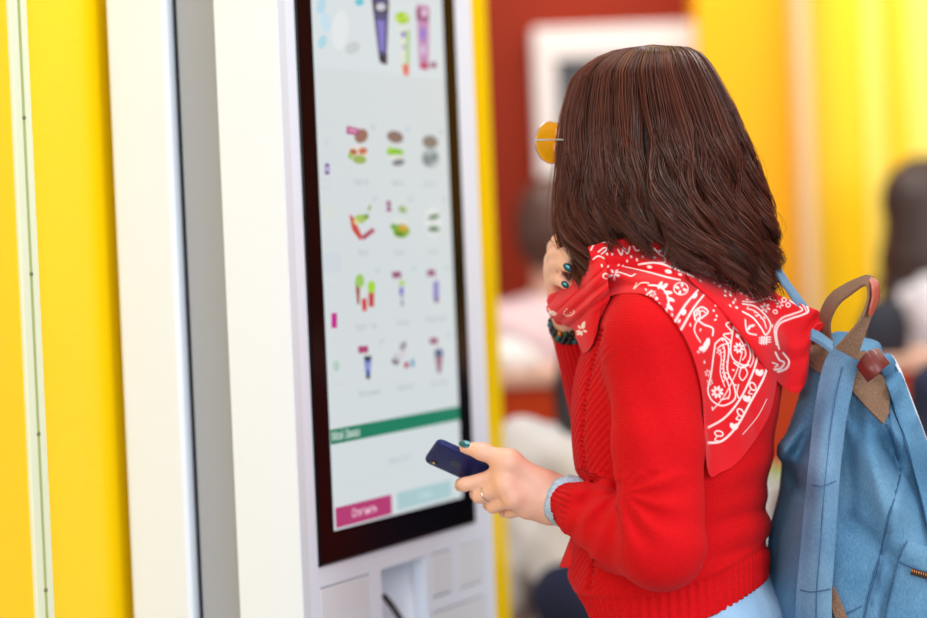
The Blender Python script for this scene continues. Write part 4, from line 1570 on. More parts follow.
# border of the hanging corner
stroke([(236, 172), (214, 250), (170, 340), (120, 402), (62, 437)], 1.7, a_, tr=T6); stroke([(270, 205), (250, 270), (206, 350), (160, 432), (110, 482), (62, 490)], 2.0, a_, tr=T6)
for cx, cy in ((236, 248), (193, 337), (150, 432)):
    blob(cx - 5, cy, 12, 8, 60, a_, T6); blob(cx + 6, cy + 2, 12, 8, 115, a_, T6)
for cx, cy, rt in ((214, 296, 60), (172, 386, 55), (98, 458, 10)):
    loop(690 + cx * .2915, 300 + cy * .2915, 4.2, 2.6, 1.2, a_, rt); stroke([(cx - 8, cy + 12), (cx - 14, cy + 22), (cx - 2, cy + 26)], 1.0, a_, tr=T6)
stroke([(262, 340), (230, 400), (180, 460)], 0.5, a_, tr=T6)
# flap : border, paisley, blossoms
stroke([(690, 290), (735, 318), (790, 345), (822, 395), (790, 415), (735, 432), (680, 458), (662, 505), (676, 580)], 1.6, B_2, tr=T5)
stroke([(730, 345), (775, 372), (790, 392), (740, 412), (690, 432), (655, 482), (664, 560)], 1.4, B_2, tr=T5)
stroke([(765, 330), (800, 375), (812, 400)], 1.0, B_2, tr=T5)
stroke([(292, 180), (305, 205), (322, 215), (308, 235), (288, 238)], 1.8, B_2, tr=T6); stroke([(318, 182), (338, 210), (328, 235), (300, 246)], 1.8, B_2, tr=T6); stroke([(282, 215), (300, 222), (290, 230)], 1.1, B_2, tr=T6)
stroke([(500, 362), (560, 375), (612, 420), (636, 470), (612, 512), (590, 480), (550, 430), (500, 400)], 1.3, B_2, tr=T5); stroke([(520, 385), (560, 398), (600, 440), (614, 480)], 0.9, B_2, tr=T5)
for s in range(6):
    blob(525 + s * 16, 376 + s * 14, 5, 4, 40, B_2, T5)
flower(765, 308, 5, 6, B_2); flower(779.5, 304.5, 4, 6, B_2); loop(784, 300, 2.2, 2, 1, B_2); loop(788, 305, 2, 2, 1, B_2); loop(775, 312, 2, 1.8, .9, B_2)
for dx in (-2.4, 0, 2.4):
    stroke([(764 + dx, 337), (764 + dx - 0.6, 344)], 1.3, B_2); stroke([(759, 340.5 + dx), (770, 339.5 + dx)], 1.0, B_2)
blob(748.7, 328, 3.5, 1.3, -60, B_2); blob(752, 326, 3, 1.2, -20, B_2); stroke([(745, 320), (747, 332), (756, 335)], 1.0, B_2)
stroke([(500, 350), (560, 352), (620, 335), (660, 345)], 1.0, B_2, tr=T5); flower(729, 284, 3.6, 5, B_2); flower(741, 291.5, 3.6, 5, B_2); flower(755, 296, 4, 6, B_2); flower(716, 277, 3.4, 5, B_2)
for q_ in ((388, 275), (415, 300), (440, 320), (455, 355), (470, 380), (480, 300), (520, 320)):
    blob(q_[0], q_[1], 9, 6, (q_[0] * 5) % 180, B_2, T5)
for q_ in ((700, 268, 40), (714, 283, 120), (721, 270, 15), (730, 293, 60), (745, 283, 150), (747, 300, 20), (760, 300, 80), (735, 300, 100), (725, 296, 10), (770, 296, 140),
           (700, 281, 70), (738, 276, 30), (764, 318, 60), (772, 326, 100), (756, 316, 0), (730, 306, 45)):
    blob(q_[0], q_[1], 1.7, 1.0, q_[2], B_2)
for q_ in ((712, 300, 40), (700, 330, 120), (698, 352, 15), (730, 330, 60), (715, 320, 150), (727, 362, 20), (748, 362, 80), (704, 362, 100), (735, 385, 10), (728, 398, 140), (712, 408, 70),
           (745, 345, 30), (722, 340, 60), (690, 325, 100), (733, 370, 0), (668, 292, 30), (646, 290, 70), (672, 315, 100)):
    blob(q_[0], q_[1], 1.7, 1.0, q_[2], a_)
stroke([(742, 352), (736, 372), (724, 396), (712, 410)], 0.8, a_); stroke([(698, 318), (694, 330), (700, 342)], 0.9, a_); stroke([(728, 312), (735, 322), (741, 334)], 0.9, a_)
# front fold
blob(552.8, 313, 4.2, 2.4, 10, f_); blob(549.5, 309.5, 2.5, 0.9, 40, f_); flower(582, 330, 5.5, 5, [2, 3]); blob(583.5, 325, 4.2, 1.8, -65, [2, 3]); blob(580, 333, 3.5, 1.7, -30, [2, 3])
for q_ in ((565, 311), (568, 314), (571, 312.5), (574, 311), (567, 309), (571, 315.5)):
    blob(*q_, 0.9, 0.9, 0, f_)
stroke([(564, 313), (567, 316), (572, 315), (575, 312)], 0.8, f_)
stroke([(563, 284), (567, 280), (571, 284), (566, 288), (572, 279)], 1.3, f_); blob(569, 277, 2.5, 1, -30, f_)

m_ban = bpy.data.materials.new('bandana_cotton'); m_ban.use_nodes = True
nt = m_ban.node_tree; b_ = nt.nodes['Principled BSDF']
b_.inputs['Roughness'].default_value = 0.75; b_.inputs['Specular IOR Level'].default_value = 0.2
b_.inputs['Sheen Weight'].default_value = 0.1
at_ = nt.nodes.new('ShaderNodeAttribute'); at_.attribute_name = 'print'
mx = nt.nodes.new('ShaderNodeMix'); mx.data_type = 'RGBA'
mx.inputs['A'].default_value = lin((226, 20, 30)); mx.inputs['B'].default_value = lin((255, 232, 228))
nt.links.new(at_.outputs['Fac'], mx.inputs['Factor']); nt.links.new(mx.outputs['Result'], b_.inputs['Base Color'])
o = np_mesh('bandana', verts, quads, m_ban); fattr(o, 'print', ink)
s = o.modifiers.new('cloth', 'SOLIDIFY'); s.thickness = 0.0012; s.offset = 0
keep(o, P_)

# ---- sunglasses
G0 = empty('sunglasses', hp_(0.098, 0, 0.006), 'round yellow lensed sunglasses with thin silver frame worn by the woman', 'sunglasses')
m_wire = mat('silver_wire', (226, 222, 218), 0.2, metal=1.0)
m_lens = mat('yellow_lens', (255, 200, 20), 0.08, trans=0.35, alpha=0.95)
gh = lambda fw, lf, up: hp_(0.098 + fw, lf, 0.010 + up)
for sg in (1, -1):
    mb = MB(); mb.ellipsoid(gh(0, 0.034 * sg, 0), (0.0009, 0.0252, 0.0256), None, RH, 28, 14)
    keep(mb.build('lens', m_lens, None, smooth=True), G0)
    mb = MB(); mb.tube([gh(0, 0.034 * sg + 0.0254 * math.cos(a), 0.0258 * math.sin(a)) for a in np.linspace(0, 2 * PI, 40, endpoint=False)], 0.0007, None, 6, True)
    keep(mb.build('rim', m_wire, None, smooth=True), G0)
    mb = MB(); mb.tube([gh(0.001, 0.056 * sg, 0.003), gh(0.0005, 0.0615 * sg, 0.003), gh(-0.006, 0.064 * sg, 0.003), gh(-0.05, 0.071 * sg, 0.001), gh(-0.095, 0.0765 * sg, -0.002), gh(-0.115, 0.0775 * sg, -0.020)],
                       [0.0012, 0.0014, 0.0012, 0.0009, 0.001, 0.001], None, 8)
    keep(mb.build('temple', m_wire, None, smooth=True), G0)
mb = MB(); mb.tube([gh(0, 0.010, 0.004), gh(0.005, 0.004, 0.008), gh(0.005, -0.004, 0.008), gh(0, -0.010, 0.004)], 0.0008, None, 6)
keep(mb.build('bridge', m_wire, None, smooth=True), G0)

# ---- hair : an under layer and long single strands gathered in wavy locks
SIL = np.array([(46.5, 648, 654), (48, 626, 676), (51, 610, 690), (56, 597, 699), (64, 585, 706), (76, 574, 713), (90, 570, 720), (110, 565, 730), (130, 562, 739),
                (160, 560, 749), (190, 558, 757), (220, 557, 766), (236, 560, 766), (250, 567, 767), (270, 572, 769), (300, 576, 772)], float)


def hair_pos(phi, yv, rho):
    L = np.interp(yv, SIL[:, 0], SIL[:, 1]); R = np.interp(yv, SIL[:, 0], SIL[:, 2])
    cx = (L + R) / 2; rx = (R - L) / 2
    c = W(cx, yv, np.full_like(yv, 3.135))
    rxm = rx * 3.145 / F
    rym = np.minimum(rxm * 1.0, 0.113) + np.clip((yv - 200) / 80, 0, 1) * 0.012
    c = c + np.stack([rxm * rho * np.cos(phi), rym * rho * np.sin(phi), np.zeros_like(yv)], -1)
    return c


def y_end(phi):
    c = np.cos(phi); front = np.sin(phi) < 0.25
    e = np.interp(c, [-1, -0.93, -0.86, -0.75, -0.5, -0.2, 0.2, 0.5, 0.8, 1], [292, 298, 290, 246, 238, 246, 262, 276, 286, 290])
    return np.where(front, e, 284)


U0, U1 = math.radians(176), math.radians(442)
# two levels : big wavy locks, each split into smaller ones, each made of single hairs
nB_ = 84
b_phi = np.linspace(U0, U1, nB_) + rng.normal(0, 0.03, nB_)
b_rho = 0.925 + 0.065 * rng.random(nB_)
b_fr = rng.uniform(1.5, 2.3, nB_); b_ph = rng.uniform(0, 2 * PI, nB_)
b_amp = rng.uniform(0.7, 1.25, nB_) * (1.0 + 0.55 * np.clip(np.cos(b_phi) + 0.1, 0, 1))
b_end = rng.normal(0, 12, nB_); b_tone = rng.normal(0, 1, nB_)
nC = nB_ * 6
cb = np.repeat(np.arange(nB_), 6)
c_phi = b_phi[cb] + rng.normal(0, 0.05, nC); c_rho = np.clip(b_rho[cb] + rng.normal(0, 0.022, nC), 0.88, 1.02)
c_ph = b_ph[cb] + rng.normal(0, 0.45, nC); c_fr = b_fr[cb] * rng.uniform(0.95, 1.05, nC)
c_amp = b_amp[cb] * rng.uniform(0.8, 1.2, nC); c_end = b_end[cb] + rng.normal(0, 5, nC); c_tone = 0.75 * b_tone[cb] + 0.65 * rng.normal(0, 1, nC)
NS, NP_ = 9800, 28
ci = rng.integers(0, nC, NS)
sphi = np.clip(c_phi[ci] + rng.normal(0, 0.055, NS), U0 - 0.02, U1)
srho = np.clip(c_rho[ci] + rng.normal(0, 0.016, NS), 0.86, 1.03)
v = np.linspace(0, 1, NP_)[None]
ye = (y_end(b_phi[cb][ci]) + c_end[ci] + rng.normal(0, 2.5, NS))[:, None]
yv = 46.5 + (ye - 46.5) * (0.25 * v + 0.75 * v ** 1.35)
hb = np.clip((yv - 95) / 150, 0, 1.1)
g1 = 0.35 + 0.6 * np.clip((v - 0.15) / 0.6, 0, 1)
g2 = 0.45 * np.clip((v - 0.35) / 0.6, 0, 1)
cphi = c_phi[ci][:, None] * (1 - g2) + b_phi[cb][ci][:, None] * g2
phi = sphi[:, None] * (1 - g1) + cphi * g1
arg = 2 * PI * c_fr[ci][:, None] * (yv - 60) / 165 + c_ph[ci][:, None] + rng.normal(0, 0.12, NS)[:, None]
wv, wv2 = np.sin(arg), np.cos(arg)
edge = np.clip((phi - math.radians(184)) / 0.25, 0.25, 1)
phi = phi + hb ** 1.6 * 0.125 * c_amp[ci][:, None] * wv * edge
sweep = np.clip((yv - 190) / 80, 0, 1.2) ** 2 * (np.sin(phi) < 0)
phi = phi + 0.14 * sweep * np.interp(np.cos(phi), [-1, -0.75, -0.5, 0.5, 1], [0, 0.0, 1, 1, 0.2])
rho = srho[:, None] + hb ** 1.3 * 0.060 * c_amp[ci][:, None] * wv2 * edge
rho = rho + (-0.07 + 0.07 * np.sin(b_ph * 3.1))[cb][ci][:, None] * np.clip((v - 0.82) / 0.18, 0, 1) ** 1.5
phi = phi + (0.14 * np.sin(b_ph * 2.3 + 1))[cb][ci][:, None] * np.clip((v - 0.78) / 0.22, 0, 1) ** 1.6 * edge
# a few stray hairs lift off
stray = rng.random(NS) < 0.012
rho = rho + stray[:, None] * rng.uniform(0.0, 0.12, NS)[:, None] * np.clip(v * 1.6, 0, 1) ** 1.5
rootj = np.clip(0.06 - v, 0, 0.06) / 0.06
HPos = hair_pos(phi, yv, rho)
HPos = HPos + (rng.normal(0, 0.0018, (NS, 1, 3)) * np.clip(v * 3, 0.3, 1)[..., None])
tgh = np.gradient(HPos, axis=1); tgh /= np.linalg.norm(tgh, axis=2, keepdims=True) + 1e-9
rd = np.stack([np.cos(phi), np.sin(phi), np.zeros_like(phi)], -1)
s1 = np.cross(tgh, rd); s1 /= np.linalg.norm(s1, axis=2, keepdims=True) + 1e-9
s2 = np.cross(tgh, s1)
thick = rng.uniform(0.00045, 0.00085, NS)[:, None] * (1 - 0.65 * v ** 3) * np.where(stray, 0.5, 1)[:, None]
hv = []
for k in range(3):
    a = 2 * PI * k / 3
    hv.append(HPos + thick[..., None] * (math.cos(a) * s1 * 1.3 + math.sin(a) * s2 * 0.8))
hv = np.stack(hv, 2)                                  # NS, NP, 3, 3
idx = np.arange(NS * NP_ * 3).reshape(NS, NP_, 3)
hq = np.stack([np.stack([idx[:, :-1, k], idx[:, 1:, k], idx[:, 1:, (k + 1) % 3], idx[:, :-1, (k + 1) % 3]], -1) for k in range(3)], 2).reshape(-1, 4)
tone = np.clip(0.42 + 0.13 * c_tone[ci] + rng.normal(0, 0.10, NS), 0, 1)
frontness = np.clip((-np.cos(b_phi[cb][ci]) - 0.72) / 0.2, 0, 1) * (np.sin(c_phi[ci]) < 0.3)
tone = np.clip(tone + 0.30 * frontness, 0, 1)  # front locks coloured lighter, imitating light that shines through them
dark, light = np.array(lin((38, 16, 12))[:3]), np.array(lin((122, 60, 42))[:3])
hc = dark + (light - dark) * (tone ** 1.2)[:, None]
hc = np.concatenate([hc, np.ones((NS, 1))], 1)
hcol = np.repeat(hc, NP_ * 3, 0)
m_hair = bpy.data.materials.new('brown_hair'); m_hair.use_nodes = True
nt = m_hair.node_tree; b_ = nt.nodes['Principled BSDF']
at_ = nt.nodes.new('ShaderNodeAttribute'); at_.attribute_name = 'strand_colour'
nt.links.new(at_.outputs['Color'], b_.inputs['Base Color'])
b_.inputs['Roughness'].default_value = 0.25; b_.inputs['Specular IOR Level'].default_value = 0.55; b_.inputs['Specular Tint'].default_value = (1.0, 0.78, 0.68, 1)
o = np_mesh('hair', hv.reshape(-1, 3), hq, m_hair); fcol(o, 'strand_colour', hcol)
hair_o = keep(o, P_)
# under layer
nu, nv_ = 150, 60
pu_, pv_ = np.meshgrid(np.linspace(U0 + 0.1, U1, nu), np.linspace(0, 1, nv_), indexing='ij')
yy = 47.5 + (y_end(pu_) - 12 - 47.5) * (0.25 * pv_ + 0.75 * pv_ ** 1.35)
yy = np.minimum(yy, 268)
rr = 0.90 + 0.012 * np.sin(pu_ * 37 + pv_ * 3) + 0.008 * np.sin(pu_ * 71 - pv_ * 4) - 0.10 * np.clip((pv_ - 0.8) / 0.2, 0, 1) ** 2
cap = hair_pos(pu_, yy, rr)
o = np_mesh('hair_under_layer', cap.reshape(-1, 3), grid_quads(nu, nv_), mat('dark_hair_base', (34, 19, 18), 0.5))
keep(o, hair_o) if False else keep(o, P_)
#PART4

# ================================================================== BACKPACK
bg_root = w1(878, 560, 3.16)
BK = empty('backpack', (bg_root[0], bg_root[1], w1(878, 770, 3.16)[2]), 'blue denim backpack with brown webbing handle hanging from the back of the woman', 'backpack')
bag = Field()
EX = np.array([1.0, 0, 0]); EY = np.array([0, 1.0, 0])
bsec = [(330, 822, 862, 0.030), (345, 812, 880, 0.050), (375, 806, 885, 0.070), (410, 796, 899, 0.092), (450, 785, 913, 0.110), (490, 781, 932, 0.122), (530, 771, 948, 0.130),
        (580, 768, 962, 0.135), (640, 772, 968, 0.138), (700, 778, 968, 0.135), (750, 790, 958, 0.12), (772, 806, 946, 0.10)]
rows_ = []
for py, L, R, dep in bsec:
    c = w1((L + R) / 2, py, 3.16)
    rows_.append((c[2], c[0], c[1], (R - L) / 2 * 3.16 / F, dep))
bag.loft(rows_, EX, EY, 0.0, 2.6, 0.03)
APX, APY = 836.0, 372.0


def bag_folds(P):
    q = to_px_f(P); x, y = q[..., 0], q[..., 1]
    g = lambda v, c, w: np.exp(-((v - c) / w) ** 2)
    an = np.arctan2(y - APY, x - APX); r = np.hypot(x - APX, y - APY)
    fade = np.clip((r - 30) / 60, 0, 1) * np.clip(1.4 - r / 210, 0, 1)
    near = np.clip((3.2 - P[..., 1]) / 0.05, 0, 1)
    d = fade * (0.011 * np.sin(an * 13.0 + r * 0.012) + 0.003 * np.sin(an * 24 - r * 0.03))
    # fold line on the left flank and the dented side below it
    d += 0.007 * g(y - (478 + (x - 790) * 1.0), 0, 9) * (x < 822) - 0.006 * g(y - (455 + (x - 790) * 0.8), 0, 12) * (x < 822)
    d += (y > 395) * (0.010 * g(x, 854 - (y - 420) * 0.05, 8) * g(y, 450, 90) - 0.012 * g(x, 871 + (y - 430) * 0.12, 10) * g(y, 450, 70) + 0.008 * g(y - (520 + (x - 850) * 0.9), 0, 10) * (x > 838))
    # step between side panel and outer panel along the seam
    sx = np.interp(y, [420, 470, 500, 560, 620], [886, 900, 894, 880, 866])
    d += -0.004 * g(x, sx + 5, 6) + 0.005 * g(x, sx, 2.0) * (y > 415)
    d += 0.003 * np.sin((x * 0.5 + y) / 11.0) * (x > 880) * np.clip((y - 480) / 60, 0, 1)
    return (d * near).astype(f32)


bag.disp(bag_folds, (bg_root[0], bg_root[1], 0.95), 0.45)
m_bag = denim('backpack_denim', (62, 104, 140), (90, 136, 168), (124, 162, 188), 650)
m_bag_l = denim('strap_denim', (82, 118, 150), (106, 142, 172), (134, 166, 190), 650)
gv, gq = bag.mesh((0.33, 2.98, 0.72), (0.66, 3.34, 1.36), 0.0045)
o = np_mesh('bag_body', gv, gq, m_bag)
sm = o.modifiers.new('relax', 'SMOOTH'); sm.factor = 0.5; sm.iterations = 3
keep(o, BK)


def strip(name, left, right, off, m, parent, thick=0.003, n=60, k=10, field=bag, bulge=0.0, Y=None, sub=None):
    """a band of cloth between two polylines, lying on the bag"""
    Lp, Rp = np.array(left, float), np.array(right, float)
    A = catmull(Lp, n); B = catmull(Rp, n)
    t = np.linspace(0, 1, k)[None, :, None]
    G_ = A[:, None] * (1 - t) + B[:, None] * t
    if Lp.shape[1] == 3:
        Dp = G_[..., 2]
    else:
        Dp = smooth2(fill(field.trace(G_[..., 0], G_[..., 1])), 12) - off
    Dp = Dp - bulge * np.sin(np.linspace(0, PI, k))[None]
    V = W(G_[..., 0], G_[..., 1], Dp).reshape(-1, 3)
    o = np_mesh(name, V, grid_quads(n, k), m)
    s = o.modifiers.new('cloth', 'SOLIDIFY'); s.thickness = thick; s.offset = 0
    if thick > 0.002:
        b2 = o.modifiers.new('edges', 'BEVEL'); b2.width = thick * 0.3; b2.segments = 2; b2.limit_method = 'ANGLE'
    keep(o, BK)
    if parent is not None and parent is not BK:
        o.parent = parent; o.matrix_parent_inverse = Matrix.Identity(4)
        o.matrix_parent_inverse = (parent.matrix_basis).inverted() @ Matrix.Identity(4)
        # parent itself sits in world coordinates
        o.matrix_parent_inverse = Matrix.Identity(4)
    return o


def line_strip(name, pts, w, off, m, parent, n=60, field=bag, thick=0.0012):
    P = catmull(np.array(pts, float), n); t = np.gradient(P[:, :2], axis=0); t /= np.linalg.norm(t, axis=1, keepdims=True)
    nn_ = np.stack([-t[:, 1], t[:, 0]], 1) * w / 2
    if P.shape[1] == 3:
        nn_ = np.concatenate([nn_, np.zeros((n, 1))], 1)
    return strip_raw(name, P - nn_, P + nn_, off, m, parent, field, thick)


def strip_raw(name, A, B, off, m, parent, field, thick):
    n = len(A); t = np.linspace(0, 1, 3)[None, :, None]
    G_ = A[:, None] * (1 - t) + B[:, None] * t
    Dp = G_[..., 2] if A.shape[1] == 3 else smooth2(fill(field.trace(G_[..., 0], G_[..., 1])), 2) - off
    o = np_mesh(name, W(G_[..., 0], G_[..., 1], Dp).reshape(-1, 3), grid_quads(n, 3), m)
    s = o.modifiers.new('cloth', 'SOLIDIFY'); s.thickness = thick; s.offset = 0
    return keep(o, BK)


m_stitch = mat('navy_stitch', (56, 94, 132), 0.8)
m_web = mat('brown_webbing', (132, 98, 74), 0.8, var=0.22, vscale=420, bump=0.8, bscale=420)
m_leather = mat('red_brown_leather', (110, 30, 18), 0.45, var=0.1, vscale=60, coat=0.2)
m_pipe = mat('white_piping', (226, 230, 234), 0.6)

# webbing lying on the bag, below the strap
strip('webbing_patch', [(846, 358), (844, 378), (858, 398), (883, 424)], [(864, 350), (876, 366), (888, 388), (889, 412)], 0.006, m_web, BK, 0.003)
strip('webbing_patch', [(813, 336), (811, 350), (811, 367)], [(829, 340), (828, 356), (822, 374)], 0.010, m_web, BK, 0.003)
# long denim strap in front with its stitched seam
SL = [(835, 345), (826, 362), (820, 385), (815, 420), (810, 470), (805, 520), (801, 560), (798, 592), (797, 625), (797, 680), (800, 740)]
SR = [(861, 362), (855, 372), (850, 395), (844, 425), (838, 470), (835, 520), (833, 560), (831, 592), (831, 625), (831, 680), (832, 740)]
strip('front_strap', SL, SR, 0.027, m_bag_l, BK, 0.008, 90, 12, bulge=0.005)
SM = [((a[0] + b[0]) / 2 + 2, (a[1] + b[1]) / 2) for a, b in zip(SL, SR)]
line_strip('strap_seam', SM[1:], 0.8, 0.0372, m_stitch, BK)
line_strip('strap_seam', [(800, 590), (810, 592), (820, 591), (831, 589)], 1.1, 0.0365, m_stitch, BK, 20)
line_strip('strap_seam', [(809, 484), (822, 486), (836, 481)], 0.6, 0.0365, m_stitch, BK, 20)
# rear strap over the far side, with white piping
strip('rear_strap', [(872, 372), (877, 365), (884, 377), (890, 395), (898, 420), (907, 447), (920, 495), (934, 555)],
      [(881, 358), (889, 356), (897, 368), (904, 386), (912, 407), (923, 437), (940, 488), (956, 555)], 0.016, m_bag, BK, 0.007, 70, 8, bulge=0.004)
line_strip('piping', [(882, 357), (890.5, 356), (898.5, 368), (905.5, 386), (913.5, 407), (924.5, 437), (941.5, 488)], 1.8, 0.0225, m_pipe, BK, thick=0.002)
# leather tab
strip('leather_tab', [(857, 367, 3.05), (862, 358, 3.045), (869, 351, 3.05), (878, 349, 3.07)], [(868, 382, 3.045), (876, 376, 3.035), (883, 369, 3.04), (889, 364, 3.06)], 0, m_leather, BK, 0.004, 24, 10, bulge=0.004)
# carrying handle : a loop of webbing, leather on its outer side
HA = [(822, 344, 3.12), (819, 322, 3.105), (823, 306, 3.09), (832, 293, 3.08), (846, 284, 3.07), (859, 278, 3.055), (868, 275.5, 3.04), (875, 279, 3.02), (878, 290, 3.01), (875, 305, 3.00), (869, 322, 2.99), (863, 340, 2.99), (857, 360, 3.0)]
HB = [(834, 350, 3.09), (830, 326, 3.065), (834, 312, 3.05), (841, 302, 3.04), (850, 295, 3.03), (858, 289, 3.02), (864, 285.5, 3.01), (867, 288, 2.99), (868, 298, 2.98), (864, 312, 2.975), (856, 325, 2.975), (846, 336, 2.98), (835, 348, 2.99)]
hd = strip('handle', HA, HB, 0, m_web, BK, 0.003, 90, 8)
LA = [(871, 277.5, 3.012), (878, 282, 2.998), (879.5, 292, 2.99), (877, 303, 2.985), (872, 316, 2.98)]
LB_ = [(869, 281, 2.998), (871.5, 288, 2.982), (872, 297, 2.975), (870, 307, 2.972), (868.5, 315, 2.974)]
strip('handle_leather', LA, LB_, 0, mat('worn_leather', (176, 84, 66), 0.3, var=0.15, vscale=90), BK, 0.002, 40, 6)
# seams, pocket, zip
line_strip('seam', [(886, 424), (893, 440), (900, 470), (896, 492), (888, 520), (880, 556), (872, 585), (864, 622), (858, 680)], 1.4, 0.003, m_stitch, BK, 80)
line_strip('seam', [(889, 400), (891, 430), (893, 440)], 1.0, 0.003, m_stitch, BK, 20)
line_strip('seam', [(862, 606), (850, 612), (836, 618)], 1.2, 0.004, m_stitch, BK, 20)
strip('pocket', [(907, 541), (900, 556), (894, 580), (888, 605), (882, 640), (880, 690)], [(962, 556), (962, 570), (963, 592), (964, 615), (965, 650), (965, 695)], 0.006, m_bag, BK, 0.004, 40, 16, bulge=0.006)
line_strip('pocket_seam', [(907, 541), (900, 556), (894, 580), (888, 605), (882, 640)], 1.2, 0.010, m_stitch, BK, 40)
line_strip('pocket_seam', [(899, 562), (911, 567), (930, 573), (955, 580)], 1.2, 0.0135, m_stitch, BK, 30)
zp = strip('zip', [(912, 567.5), (925, 571.5), (940, 576), (955, 580)], [(910.5, 574), (924, 578), (939, 582.5), (954, 586.5)], 0.0150, mat('zip_tape', (70, 44, 34), 0.6), BK, 0.002, 24, 5)
mb = MB()
zc = [(912 + i * 2.3, 570.8 + i * 0.69) for i in range(18)]
zy = fill(bag.trace(np.array([[q[0] for q in zc]]), np.array([[q[1] for q in zc]])))[0] - 0.0175
for i, (q, yy_) in enumerate(zip(zc, zy)):
    c = w1(q[0], q[1], float(yy_)); mb.ellipsoid(c, (0.0009, 0.0009, 0.0019), None, np.eye(3), 8, 6)
keep(mb.build('zip_teeth', mat('brass', (214, 140, 84), 0.3, metal=0.9), None, smooth=True), BK)
strip('lower_strap', [(826, 588), (830, 604), (838, 630), (842, 660)], [(834, 586), (842, 604), (852, 632), (858, 662)], 0.012, m_web, BK, 0.003, 30, 6)
# thin strap going up over the shoulder
strip('shoulder_strap', [(771, 264, 3.13), (780, 280, 3.10), (790, 294, 3.10), (800, 312, 3.10), (811, 334, 3.11)],
      [(777, 264, 3.17), (786, 279, 3.14), (797, 294, 3.13), (809, 310, 3.12), (824, 332, 3.11)], 0, m_bag_l, BK, 0.005, 40, 6)
strip('strap_end', [(811, 330, 3.05), (820, 334, 3.05), (832, 343, 3.05)], [(811, 338, 3.03), (820, 343, 3.03), (832, 352, 3.03)], 0, m_bag_l, BK, 0.005, 24, 5)


